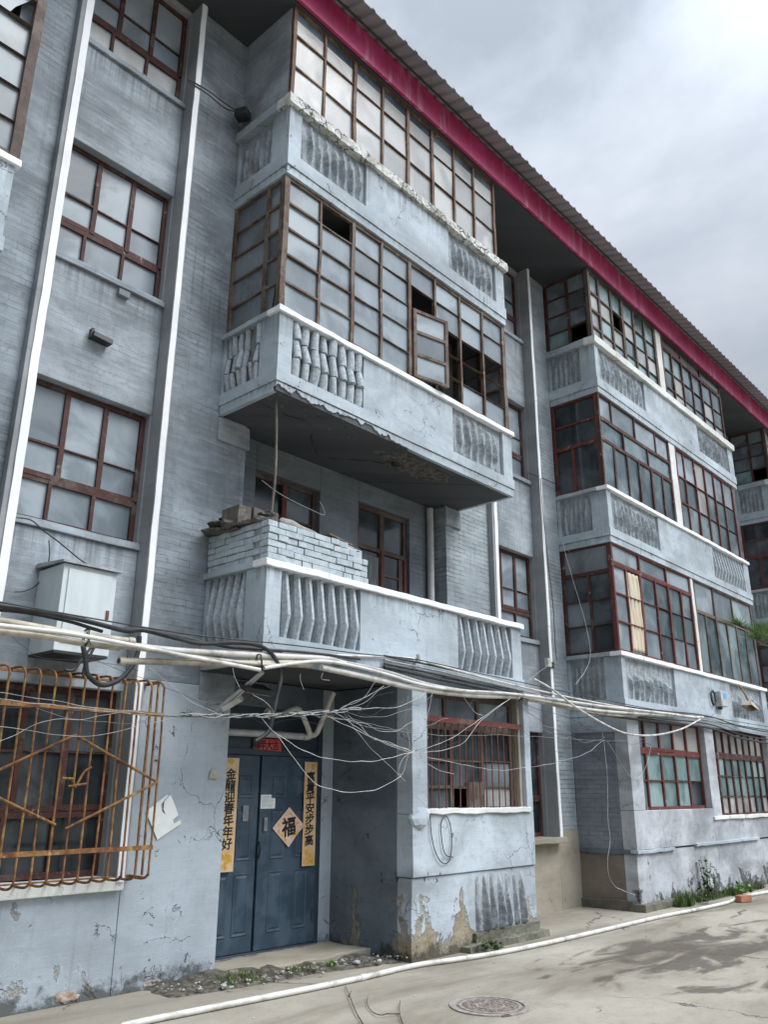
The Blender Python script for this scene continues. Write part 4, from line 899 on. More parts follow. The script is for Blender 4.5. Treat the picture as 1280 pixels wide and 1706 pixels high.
BW = tag(bs.jitter(.004, 18, 2).build('brick_parapet', 'painted_loose_brick', None, .005), 'rough grey-painted brick courses stacked on the ledge of the lowest open balcony', 'brick wall')
ZB = LEDGE[0]+.39
# clutter lying on the bricks
hb = MB(); c = Vector((5.02, 6.36, ZB+.03))
for k in range(3): hb.rbox(c+Vector((0, 0, .085))+Vector((.165*(k-1), -.01*k, .01*k)), (.15, .28, .21), Matrix.Rotation(.06*k, 3, 'Z'))
hb.box(4.79, 5.26, 6.25, 6.49, ZB-.02, ZB-.005)
tag(hb.jitter(.008, 9, 1).build('block_stack', 'wood_plank', None, .006), 'grey rough block stack standing behind the corner of the brick parapet', 'blocks')
def heap(name, mats, fn, label, cat, group=None):
    m = MB(); fn(m); return tag(m.build(name, mats), label, cat, group)
def plank(m, p, L, wd, th, rz_, ry=0): m.rbox(p, (L, wd, th), Matrix.Rotation(rz_, 3, 'Z') @ Matrix.Rotation(ry, 3, 'Y')); m.jitter(.004, 9, 5)
heap('plank', 'wood_plank', lambda m: plank(m, (4.90, 6.20, ZB+.045), .42, .13, .022, R(112), R(-8)), 'upper short weathered plank lying tilted on the side run of painted bricks', 'plank')
heap('plank', 'wood_plank', lambda m: plank(m, (4.87, 6.12, ZB+.015), .46, .12, .02, R(104), R(-3)), 'lower weathered plank under the tilted one on the painted bricks', 'plank')
heap('plank', 'wood_plank', lambda m: plank(m, (5.92, 6.02, ZB+.06), .40, .16, .02, R(6), R(4)), 'thin flat dark board lying across sacking on the front bricks', 'plank')
heap('plank', 'wood_plank', lambda m: plank(m, (4.94, 6.28, ZB+.085), .50, .15, .022, R(98), R(-13)), 'topmost broad weathered board leaning on the block stack behind the painted bricks', 'plank')
heap('plank', 'wood_plank', lambda m: plank(m, (5.30, 6.10, ZB+.035), .46, .11, .03, R(-12), R(6)), 'thick stub of board behind the corner of the painted bricks', 'plank')
heap('slate_piece', 'bare_dark', lambda m: m.blob((4.90, 6.02, ZB+.03), (.11, .12, .05), 17).blob((4.92, 5.98, ZB+.09), (.09, .09, .035), 19), 'dark rubble at the near end of the side run of painted bricks', 'rubble')
heap('slate_piece', 'bare_dark', lambda m: m.blob((4.86, 6.62, ZB+.02), (.17, .17, .04), 4).blob((4.85, 6.60, ZB+.09), (.15, .13, .03), 6).blob((4.90, 6.52, ZB+.14), (.12, .10, .028), 7), 'broken dark slates at the wall end of the painted bricks', 'slates')
heap('slate_piece', 'bare_dark', lambda m: m.blob((4.86, 6.38, ZB+.04), (.15, .13, .06), 9), 'lump of rubble between slates and planks on the bricks', 'rubble')
heap('sack_roll', 'sack', lambda m: (m.tube(smooth_path([(5.12, 6.02, ZB+.07), (5.32, 6.0, ZB+.06), (5.52, 5.99, ZB+.02), (5.68, 5.97, ZB-.01)]), [.03]+[.055]*17+[.02], 10), m.jitter(.012, 9, 3)), 'grimy rolled sack slumped behind the front run of painted bricks', 'sack')
heap('sack_cloth', 'sack', lambda m: (m.blob((5.86, 5.98, ZB-.005), (.30, .10, .035), 12, n=3), m.jitter(.01, 9, 4)), 'flat pale sacking spread on top of the front painted bricks', 'sack')
heap('rubble_lump', 'soil', lambda m: m.blob((6.13, 5.94, ZB-.035), (.07, .07, .035), 14, n=3, amp=.6), 'small dark clod near the free end of the painted bricks', 'rubble')
heap('timber_strip', 'wood_plank', lambda m: plank(m, (8.62, 6.0, LEDGE[0]+.03), .95, .07, .03, R(2)), 'grey timber strip lying along the right end of the lowest white balcony ledge', 'timber')
# rod hanging from the slab above
tag(MB().tube(smooth_path([(4.99, 6.0, 5.43), (5.02, 6.0, 5.0), (5.03, 6.0, 4.6), (5.01, 6.0, 4.25), (4.99, 6.0, 4.08)]), .014, 8).build('drain_rod', 'wood_plank'), 'thin crooked pipe hanging from the cracked slab down to the brick parapet', 'pipe')

# ------------------------------------------------------------------ rusty grille over the left ground window
gr = MB(); gy, gx1 = 6.46, 4.262; gz0, gz1 = .90, 2.50
def curved(x, first=False):
    return smooth_path([(x, 6.74, gz1+.02), (x, gy+.09, gz1+.015), (x, gy+.01, gz1-.03), (x, gy, gz1-.14), (x+rnd.uniform(-.01, .01), gy+rnd.uniform(-.008, .008), 1.7), (x, gy, gz0+.10), (x, gy+.01, gz0+.03), (x, gy+.09, gz0-.005), (x, 6.74, gz0)], 4)
xs = [gx1-i*.127 for i in range(14)]
for x in xs: gr.tube(curved(x), .0105, 6)
for k in (1, 2): gr.tube([(gx1+.003, gy+.1*k, gz1-.0), (gx1+.003, gy+.1*k, 1.7), (gx1+.003, gy+.1*k, gz0+.02)], .0105, 6)
xl = xs[-1]-.05
for z, y in ((2.22, gy-.012), (1.14, gy-.012)): gr.sbox(xl, gx1+.012, y-.006, y+.004, z-.018, z+.018, 24, 1, 1)
for z in (gz0, gz1+.01): gr.box(gx1-.01, gx1+.012, gy+.08, 6.76, z-.012, z+.012)
gr.box(xl, gx1, 6.725, 6.755, gz0-.02, gz0+.01).box(xl, gx1, 6.725, 6.755, gz1, gz1+.02)
for a, b in (((-5, 1284), (125, 1224)), ((125, 1224), (262, 1303)), ((262, 1303), (108, 1381)), ((92, 1374), (-5, 1328))):
    gr.tube([at(*a, gy-.02), at(*b, gy-.02)], .0115, 6)
for a, b in (((103, 1296), (123, 1297)), ((113, 1310), (145, 1305)), ((128, 1306), (140, 1285)), ((140, 1285), (152, 1278)), ((120, 1300), (126, 1312))):
    gr.tube([at(*a, gy-.02), at(*b, gy-.02)], .010, 6)
gr.jitter(.004, 5, 2)
tag(gr.build('window_grille', 'rust'), 'bulging rusty iron cage with diamond bars over the left ground-floor window', 'window grille')

# ------------------------------------------------------------------ boxes and fittings on the wall
cb = empty('utility_cabinet', (3.42, 6.75, 2.66))
tag(cb, 'pale grey metal cabinet mounted on the wall above the rusty window cage', 'electrical cabinet')
MB().box(3.17, 3.66, 6.42, 6.86, 2.66, 3.38).build('cabinet_body', 'box_paint', cb, .004)
MB().box(3.215, 3.615, 6.408, 6.419, 2.73, 3.34).build('cabinet_door', 'box_paint', cb, .003)
MB().hexa([(3.14, 6.38, 3.382), (3.69, 6.38, 3.382), (3.69, 6.86, 3.40), (3.14, 6.86, 3.40), (3.14, 6.38, 3.40), (3.69, 6.38, 3.40), (3.69, 6.86, 3.44), (3.14, 6.86, 3.44)]).build('cabinet_roof', 'metal', cb)
MB().box(3.585, 3.61, 6.395, 6.407, 2.96, 3.04).build('latch', 'iron_red', cb, .002)
MB().box(3.175, 3.655, 6.425, 6.85, 2.64, 2.659).build('base_plate', 'black', cb)
def pipe_obj(name, pts, r, mat, label, cat, n=8, k=6, group=None, cap_dark=False):
    m = MB(); m.tube(smooth_path(pts, k), r, n); o = m.build(name, mat)
    return tag(o, label, cat, group)
wb = MB().rbox(at(168, 565, 6.80), (.20, .10, .05), Matrix.Rotation(R(4), 3, 'Y')).rbox(at(152, 556, 6.82), (.03, .05, .09), Matrix.Identity(3))
tag(wb.jitter(.01, 9, 2).build('iron_bracket', 'black'), 'short black iron stub sticking out of the wall between the left stair windows', 'bracket')
wb = MB().rbox(at(205, 490, 6.85), (.12, .06, .07), Matrix.Identity(3))
tag(wb.jitter(.008, 12, 1).build('wall_stub', 'spandrel', None, .006), 'small painted lump on the wall just below a left stair window sill', 'wall lump')
sc_ = empty('eaves_camera', at(405, 192, 6.66))
tag(sc_, 'small dark box light in the wall corner beside the top balcony', 'wall lamp')
p = at(404, 191, 6.62)
MB().rbox(p, (.13, .16, .11), Matrix.Rotation(R(25), 3, 'Z')).build('lamp_body', 'black', sc_, .006)
MB().tube([p+Vector((.03, .0, .02)), p+Vector((.10, .08, .06))], .022, 8).build('bracket', 'black', sc_)
for k, dz_ in ((0, 0), (1, .03)):
    pipe_obj('lamp_cable', [at(313, 132, 6.68)+Vector((0, 0, -dz_)), at(345, 150+6*k, 6.66), at(375, 172+8*k, 6.62), at(400, 188, 6.62)], .008, 'cable', ['upper', 'lower'][k]+' thin black lead from the top stair window to the corner lamp', 'cable', 6)
# junction box low on the right stair band
jb = empty('junction_box', at(917, 1105, 6.66)); tag(jb, 'little white junction box on the right white band above the pipe bundle', 'junction box')
p = at(914, 1104, 6.66)
MB().rbox(p, (.11, .06, .13), Matrix.Identity(3)).build('box', 'pvc', jb, .006); MB().rbox(p+Vector((.13, .02, -.02)), (.10, .03, .09), Matrix.Identity(3)).build('bracket', 'black', jb)
# meter box on the double bay
mb_ = empty('meter_box', at(1200, 1165, FY)); tag(mb_, 'grey meter box with blue sticker on the right bay below its white ledge', 'meter box')
p = at(1202, 1165, FY-.06)
MB().rbox(p, (.30, .13, .27), Matrix.Identity(3)).build('meter_case', 'pvc_grey', mb_, .012)
MB().rbox(p+Vector((.03, -.067, .06)), (.15, .003, .11), Matrix.Identity(3)).build('sticker', 'blue_label', mb_)
MB().rbox(p+Vector((-.08, 0, -.165)), (.07, .07, .05), Matrix.Identity(3)).build('gland', 'black', mb_, .01)
ring = [p+Vector((-.30+.09*math.cos(t/16*2*math.pi), .03, .0+.13*math.sin(t/16*2*math.pi))) for t in range(35)]
ring = [q+Vector((.01*math.sin(i*1.3), -.012*(i//17), .012*math.cos(i*.9))) for i, q in enumerate(ring)]
tag(MB().tube(ring, .012, 6).build('cable_coil', 'cable'), 'coil of black cable hung beside the blue-stickered meter box', 'cable coil')
hl = empty('hooded_lamp', at(1165, 1158, FY)); tag(hl, 'rusty hooded lamp on a bent arm at the white post of the right bay', 'wall lamp')
p0 = at(1233, 1143, FY-.02); p1 = at(1250, 1172, FY-.30)
MB().tube(smooth_path([p0, (p0+p1)/2+Vector((0, 0, .03)), p1]), .016, 8).build('arm', 'rust', hl)
hd = MB(); q = p1+Vector((0, 0, -.02))
hd.add([q+Vector(v) for v in ((-.20, -.10, -.02), (.20, -.10, -.10), (.22, .12, -.10), (-.18, .12, -.02), (-.08, -.05, .06), (.10, -.05, .03), (.10, .06, .03), (-.08, .06, .06))], [(0, 1, 5, 4), (1, 2, 6, 5), (2, 3, 7, 6), (3, 0, 4, 7), (4, 5, 6, 7)])
o_ = hd.build('lamp_hood', 'pvc_yellow', hl); s_ = o_.modifiers.new('thickness', 'SOLIDIFY'); s_.thickness = .008
MB().blob(q+Vector((.13, 0, -.06)), (.06, .06, .05), 3).build('rust_cap', 'rust', hl)
# flood light over the entrance
fl = empty('flood_light', at(400, 1160, 6.5)); tag(fl, 'flood lamp on two slanting rails under the balcony above the entrance', 'flood lamp')
a, b = at(352, 1190, 6.72), at(437, 1119, 5.95)
off = Vector((.05, 0, -.02))
MB().tube([a, b], .016, 8).tube([a+off, b+off*.3], .012, 8).build('rail', 'pvc_grey', fl)
MB().tube([at(372, 1180, 6.55), at(402, 1163, 6.35)], .032, 10).build('lamp_tube', 'pvc', fl)
p = at(425, 1147, 6.2); rm = Matrix.Rotation(R(20), 3, 'X') @ Matrix.Rotation(R(-14), 3, 'Z')
MB().rbox(p, (.30, .26, .05), rm).build('lamp_head', 'black', fl, .01)
MB().rbox(p+rm @ Vector((0, 0, -.028)), (.25, .21, .008), rm).build('lamp_lens', 'lens', fl)
# pvc drain elbows over the door
dp = empty('waste_pipe', at(515, 1225, 6.9)); tag(dp, 'white plastic waste pipe with elbows sticking out above the entrance door', 'waste pipe')
dm = MB().tube([at(372, 1219, 6.93), at(450, 1223, 6.93), at(512, 1228, 6.90)], .036, 12)
dm.build('cross_pipe', 'pvc_grey', dp)
MB().tube(smooth_path([at(506, 1229, 6.88), at(516, 1226, 6.87), at(512, 1210, 6.84), at(500, 1184, 6.78), at(490, 1181, 6.75), at(470, 1190, 6.70), at(449, 1192, 6.64)], 5), .030, 12).build('elbow_pipe', 'pvc', dp)
MB().tube(smooth_path([at(517, 1226, 6.86), at(527, 1222, 6.84), at(535, 1205, 6.80), at(556, 1154, 6.70)], 5), .030, 12).build('riser_pipe', 'pvc', dp)
MB().tube([at(512, 1229, 6.885), at(519, 1223, 6.868)], .038, 12).build('collar', 'pvc', dp); MB().tube([at(444, 1184, 6.64), at(452, 1194, 6.65)], .036, 12).build('collar', 'pvc', dp)

# ------------------------------------------------------------------ new-year papers on the door
import bpy as _b
def glyph(mb, ch, cx, cz, size, Y, mi=0, bold=.03, sx=1.0, shear=0.0, rot=0.0):
    cu = bpy.data.curves.new('glyph', 'FONT'); cu.body = ch; cu.size = 1; cu.offset = 0; cu.fill_mode = 'FRONT'; cu.resolution_u = 3
    ob = bpy.data.objects.new('glyph', cu); C.objects.link(ob)
    dg = bpy.context.evaluated_depsgraph_get(); me = bpy.data.meshes.new_from_object(ob.evaluated_get(dg))
    if me.vertices:
        xs_ = [v.co.x for v in me.vertices]; ys_ = [v.co.y for v in me.vertices]
        mx_, my_ = (min(xs_)+max(xs_))/2, (min(ys_)+max(ys_))/2; k = size/max(max(xs_)-min(xs_), max(ys_)-min(ys_))
        vs = []
        for v in me.vertices:
            x_, z_ = (v.co.x-mx_)*k*sx, (v.co.y-my_)*k
            x_ += z_*shear; z_ += x_*.06
            x_, z_ = x_*math.cos(rot)-z_*math.sin(rot), x_*math.sin(rot)+z_*math.cos(rot)
            vs.append((cx+x_, Y, cz+z_))
        for q_ in range(9):
            o_ = Vector((0, 0, 0)) if q_ == 8 else Vector((math.cos(q_*.785), 0, math.sin(q_*.785)))*size*bold
            mb.add([Vector(p_)+o_+Vector((0, -.00005*q_, 0)) for p_ in vs], [list(p.vertices) for p in me.polygons], mi)
    bpy.data.objects.remove(ob); bpy.data.curves.remove(cu); bpy.data.meshes.remove(me)
def sheet(mb, x0, x1, z0, z1, Y, amp=.006, nx=4, nz=16, seed=0, slant=0.0):
    vs = []; fs = []
    for s in (0, .0015):
        for j in range(nz+1):
            for i in range(nx+1):
                x, z = x0+(x1-x0)*i/nx, z0+(z1-z0)*j/nz
                vs.append((x+slant*(j/nz-.5)+(.004*mn.noise(Vector((z*9, seed, i*.2))) if i in (0, nx) else 0), Y+s, z))
    k = (nx+1)*(nz+1)
    for j in range(nz):
        for i in range(nx):
            p = j*(nx+1)+i; fs.append((p, p+1, p+nx+2, p+nx+1)); fs.append((k+p, k+p+nx+1, k+p+nx+2, k+p+1))
    mb.add(vs, fs)
def couplet(x0, x1, z0, z1, Y, text, label, slant=0.0):
    s = MB(); sheet(s, x0, x1, z0, z1, Y, slant=slant, seed=x0)
    o = tag(s.build('spring_couplet', 'gold_paper'), label, 'paper banner')
    g_ = MB(); n = len(text); zt, zb = z1-.10, z0+.20; H = (zt-zb)/n; cx = (x0+x1)/2
    for i, ch in enumerate(text): glyph(g_, ch, cx+slant*((zt-H*(i+.5)-z0)/(z1-z0)-.5), zt-H*(i+.5), H*.97, Y-.0015, bold=.033, shear=.0, sx=1.18, rot=(.05, -.06, .04, -.03)[i % 4])
    g_.build('lettering', 'ink', o)
    f = MB(); r_ = random.Random(int(x0*10))
    for i in range(16):
        cz = (z0+.03+r_.random()*.13) if i < 12 else (z1-.02-r_.random()*.05); cx_ = x0+.03+r_.random()*(x1-x0-.06)+slant*((cz-z0)/(z1-z0)-.5); a = r_.random()*6.3; rr = .012+.014*r_.random()
        f.add([(cx_+rr*(1+.4*(k % 2))*math.cos(a+k*math.pi/4), Y-.001-.0002*i, cz+rr*(1+.4*(k % 2))*math.sin(a+k*math.pi/4)) for k in range(8)], [tuple(range(8))])
    f.build('flower_print', 'gold_print', o); return o
YD = BY-.05
a = at(372, 1262, YD); b = at(399, 1263, YD); c = at(363, 1453, YD); d = at(388, 1453, YD)
couplet((a.x+c.x)/2, (b.x+d.x)/2, (c.z+d.z)/2, (a.z+b.z)/2, YD, '金龍迎春年年好', 'gold paper couplet with seven black brush characters on the narrow left door leaf', slant=0.0)
a = at(509, 1269, YD); b = at(529, 1270, YD); c = at(502, 1442, YD); d = at(524, 1443, YD)
couplet((a.x+c.x)/2, (b.x+d.x)/2, (c.z+d.z)/2, (a.z+b.z)/2, YD, '富貴平安步步高', 'gold paper couplet with seven black brush characters beside the diamond on the right door leaf')
# red banner above the door
Yr = BY-.02; a = at(423, 1231, Yr); b = at(468, 1252, Yr)
s = MB(); poly = [(a.x, a.z), (a.x-.003, b.z+.015), (b.x+.005, b.z), (b.x+.001, b.z+.07), (b.x-.035, a.z+.012)]
s.prism(poly[::1], Yr, Yr+.0015); o = tag(s.build('red_banner', 'red_paper'), 'torn red paper strip with four black characters above the entrance door', 'paper banner')
g_ = MB()
for i, ch in enumerate('龍年大吉'): glyph(g_, ch, a.x+.035+i*(b.x-a.x-.05)/3.7, (a.z+b.z)/2+.01-.004*i, .098 if i < 3 else .085, Yr-.0015, bold=.03)
g_.build('lettering', 'ink', o)
# diamond with the luck character
Yd = BY-.045; c0 = at(481, 1378, Yd); hw = (at(507, 1378, Yd)-at(454, 1378, Yd)).x/2; hh = .5*(at(481, 1344, Yd).z-at(481, 1411, Yd).z)
s = MB(); s.prism([(c0.x-hw, c0.z-.005), (c0.x+.01, c0.z-hh), (c0.x+hw*.55, c0.z-hh*.38), (c0.x+hw, c0.z+.01), (c0.x, c0.z+hh)], Yd, Yd+.0015)
o = tag(s.build('luck_diamond', 'pink_paper'), 'diamond-shaped pink-gold paper with one large black character on the right door leaf', 'paper diamond')
g_ = MB(); glyph(g_, '福', c0.x, c0.z+.004, hh*.92, Yd-.002, bold=.036, rot=.06); g_.build('lettering', 'ink', o)
f = MB(); r_ = random.Random(4)
for i in range(26):
    t_ = r_.random()*6.3; q = .72+.1*r_.random(); u_, v_ = math.cos(t_), math.sin(t_); s1 = q/(abs(u_)+abs(v_)); rr = .008+.010*r_.random()
    f.add([(c0.x+u_*s1*hw+rr*math.cos(k*1.05), Yd-.001-.00015*i, c0.z+v_*s1*hh+rr*math.sin(k*1.05)) for k in range(6)], [tuple(range(6))])
f.build('flower_print', 'gold_print', o)
# typed notice
Yn = BY-.024; a = at(435, 1324, Yn); b = at(458, 1347, Yn)
s = MB().box(a.x, b.x, Yn, Yn+.001, b.z, a.z); o = tag(s.build('notice_sheet', 'paper'), 'small white typed notice taped to the right door leaf above its lock', 'notice')
l_ = MB()
for i in range(9): l_.box(a.x+.015, b.x-.015-.02*((i*7) % 3), Yn-.0006, Yn-.0003, a.z-.02-i*.0125, a.z-.016-i*.0125)
l_.build('printed_lines', 'paper_ink', o)
for px, py, a_, b_ in ((112, 1682, .085, .035), (252, 1644, .08, .03)):
    q = at(px, py, WY-.02); MB().blob((q.x, WY-.008, max(.05, q.z)), (a_, .009, b_), int(px), n=4, amp=.9).jitter(.010, 30, 2).build('exposed_brick', 'pink_brick', B)
# torn poster on the painted wall
Yp = WY-.028
pts = [(243, 1352), (262, 1399), (302, 1372), (300, 1366), (290, 1372), (288, 1366), (297, 1358), (291, 1340), (284, 1324), (274, 1335), (272, 1348), (276, 1357), (270, 1352), (268, 1340), (281, 1325), (278, 1324)]
poly = [(at(*q, Yp).x, at(*q, Yp).z) for q in pts]
tag(MB().prism(poly, Yp, Yp+.0015).build('torn_poster', 'paper'), 'torn white poster scrap pasted crooked on the wall between cage and door', 'poster')
pts = [(348, 1297), (352, 1282), (361, 1284), (364, 1292), (362, 1297)]
poly = [(at(*q, Yp).x, at(*q, Yp).z) for q in pts]
tag(MB().prism(poly, Yp, Yp+.0012).build('paper_scrap', 'pvc_yellow'), 'tiny yellow paper scrap on the wall corner left of the door', 'paper scrap')

# ------------------------------------------------------------------ curtain in the glazed balcony of the double bay
cu_ = MB(); vs = []; fs = []; x0_, x1_ = 12.49, 12.95; nx, nz_ = 26, 24
for j in range(nz_+1):
    for i in range(nx+1):
        u, v = i/nx, j/nz_
        vs.append((x0_+(x1_-x0_)*u, GF-.004+.010*math.sin(u*22+v*5+2*mn.noise(Vector((u*2, v*3, 1)))), 3.74+(5.03-3.74)*v))
for j in range(nz_):
    for i in range(nx): p = j*(nx+1)+i; fs.append((p, p+1, p+nx+2, p+nx+1))
cu_.add(vs, fs, 0, True); o = cu_.build('curtain', 'curtain'); s_ = o.modifiers.new('thickness', 'SOLIDIFY'); s_.thickness = .002
tag(o, 'cream crumpled curtain filling the second pane column of the right first-floor balcony', 'curtain')

# ------------------------------------------------------------------ pipes and cables strung along the facade
YP = 5.74
def L(name, pts, r, mat, label, cat, Y=YP, n=8, dy=0.0, ends=None, k=5, wig=0.0):
    P = [at(px, py, Y+dy*i) for i, (px, py) in enumerate(pts)]
    sp = smooth_path(P, k)
    if wig:
        sp = [q+Vector((0, mn.noise(q*4.1)*wig*.6, mn.noise(q*5.3+Vector((3, 1, len(label))))*wig)) for q in sp]
    m = MB(); m.tube(sp, r, n)
    mats = [mat]
    if ends:                                    # open pipe end or coupling
        for e in ends:
            i0, i1 = (0, 1) if e == 0 else (-1, -2)
            d_ = (sp[i1]-sp[i0]).normalized(); m.tube([sp[i0]-d_*.002, sp[i0]+d_*.05], r*1.22, n, cap=True); m.tube([sp[i0]-d_*.004, sp[i0]-d_*.0025], r*.8, n, 1)
        mats = [mat, 'black']
    return tag(m.build(name, mats), label, cat)
L('power_cable', [(-40, 1003), (0, 1009), (60, 1017), (112, 1027), (165, 1040), (210, 1051), (240, 1050), (300, 1065), (337, 1072), (397, 1071), (435, 1077), (457, 1095), (468, 1125), (461, 1162), (455, 1190), (448, 1218), (425, 1235)], .019, 'cable', 'thick black cable crossing the grey cabinet and looping down over the entrance', 'cable', dy=.0)
L('power_cable', [(-40, 1013), (40, 1020), (110, 1034), (150, 1046), (170, 1052)], .014, 'cable', 'shorter black cable under the thick one in front of the grey cabinet', 'cable', Y=5.78)
L('power_cable', [(196, 1050), (216, 1048), (250, 1050), (310, 1063), (380, 1078), (440, 1082), (520, 1088), (600, 1098)], .013, 'cable', 'black cable running from the left white band to the lowest balcony', 'cable', Y=5.79)
L('looped_cable', [(138, 1076), (142, 1100), (146, 1124), (168, 1141), (196, 1134), (218, 1112), (229, 1088), (232, 1060)], .021, 'cable', 'black cable hanging in a U loop under the grey cabinet', 'cable', Y=6.1)
for i, (pts, lb) in enumerate((([(152, 1078), (135, 1100), (122, 1116), (108, 1116)], 'black lead bending from the pipes to the wall left of the U loop'), ([(158, 1076), (148, 1095), (140, 1112), (138, 1125)], 'black lead hanging straight just left of the U loop'))):
    L('cabinet_lead', pts, .012, 'cable', lb, 'cable', Y=6.3)
L('overhead_line', [(-40, 994), (0, 1003), (140, 1028), (240, 1045), (340, 1060), (480, 1074), (600, 1089), (695, 1099), (800, 1122), (960, 1156), (1090, 1182), (1190, 1196), (1300, 1214)], .006, 'cable', 'topmost thin black line running along the whole facade below the balconies', 'cable', Y=5.70, n=6)
L('conduit_pipe', [(-40, 1026), (0, 1034), (120, 1055), (222, 1069)], .027, 'pvc_yellow', 'cream pipe ending in a coupling in front of the left white band', 'conduit', ends=(1,))
L('conduit_pipe', [(222, 1076), (300, 1084), (480, 1094), (545, 1098), (575, 1106)], .027, 'pvc', 'cream pipe from the left white band to the balcony corner above the entrance', 'conduit', Y=5.77)
L('conduit_pipe', [(-40, 1036), (0, 1042), (90, 1052), (142, 1060), (220, 1075), (300, 1091), (380, 1106), (433, 1116)], .017, 'pvc', 'slim white pipe slanting down across the others towards the flood lamp', 'conduit', Y=5.68)
L('conduit_pipe', [(-40, 1047), (0, 1052), (80, 1061), (135, 1071), (200, 1080)], .024, 'pvc_yellow', 'lowest yellowed pipe in front of the grey cabinet', 'conduit', Y=5.75)
L('conduit_pipe', [(150, 1073), (230, 1081), (330, 1095), (440, 1107), (520, 1110)], .015, 'pvc_yellow', 'slim yellowed pipe just above the open-ended one', 'conduit', Y=5.72)
L('conduit_pipe', [(198, 1101), (300, 1103), (420, 1105), (500, 1104)], .026, 'pvc_yellow', 'pipe with its open left end beside the left white band', 'conduit', Y=5.76, ends=(0,))
L('conduit_pipe', [(440, 1113), (500, 1104), (545, 1102), (600, 1112), (650, 1125), (700, 1140), (760, 1150), (862, 1157), (1000, 1176), (1080, 1185), (1165, 1196)], .017, 'pvc', 'slim white pipe arching over the entrance and on along the right bay', 'conduit', Y=5.68)
L('conduit_pipe', [(535, 1112), (600, 1126), (690, 1146), (780, 1158), (864, 1161)], .029, 'pvc', 'stout white pipe sagging to an open end above the barred ground window', 'conduit', Y=5.72, ends=(1,))
L('conduit_pipe', [(560, 1101), (640, 1118), (720, 1142), (800, 1154), (900, 1160)], .022, 'pvc_grey', 'grey pipe tucked behind the white ones above the barred ground window', 'conduit', Y=5.80)
L('conduit_pipe', [(470, 1086), (560, 1092), (640, 1094), (695, 1098)], .013, 'pvc', 'short slim pipe along the slab edge left of the insulator', 'conduit', Y=5.80)
L('conduit_pipe', [(712, 1103), (780, 1122), (860, 1142), (960, 1164), (1060, 1182), (1130, 1190)], .013, 'pvc', 'slim pipe from the insulator along the slab edge to the right bay', 'conduit', Y=5.78)
L('conduit_pipe', [(862, 1158), (930, 1172), (1000, 1184), (1100, 1191), (1172, 1195)], .021, 'pvc', 'white pipe from the open end onward to the bracket on the right bay', 'conduit', Y=5.70)
L('conduit_pipe', [(880, 1166), (960, 1182), (1030, 1192), (1090, 1190)], .018, 'pvc_yellow', 'yellowed pipe bowing under the bundle at the corner of the right bay', 'conduit', Y=5.72)
L('white_cable', [(890, 1131), (920, 1148), (960, 1178), (1005, 1205), (1045, 1222), (1090, 1225), (1135, 1215), (1168, 1198)], .014, 'wire_white', 'white cable sagging in front of the corner of the right bay', 'cable', Y=5.6)
for i, (o1, mt, lb) in enumerate(((0, 'cable', 'upper black'), (7, 'wire_grey', 'middle grey'), (13, 'cable', 'lower black'), (19, 'cable', 'lowest thick black'))):
    L('bundle_cable', [(640, 1092+o1), (760, 1118+o1), (900, 1150+o1), (1010, 1172+o1), (1100, 1184+o1), (1180, 1193+o1), (1240, 1212+o1), (1310, 1224+o1)], .011 if i < 3 else .020, mt, lb+' cable in the bundle along the slab edge towards the right', 'cable', Y=5.79, n=6, wig=.01)
ins = MB(); p = at(697, 1098, 5.78)
for k in range(3): ins.tube([p+Vector((0, 0, -.03+k*.03)), p+Vector((0, 0, -.012+k*.03))], .032-.004*k, 10)
ins.tube([p+Vector((0, .08, -.03)), p+Vector((0, 0, -.03)), p+Vector((0, 0, .05))], .008, 6)
tag(ins.build('insulator', 'pvc_grey'), 'ribbed porcelain insulator on the slab edge of the lowest balcony', 'insulator')
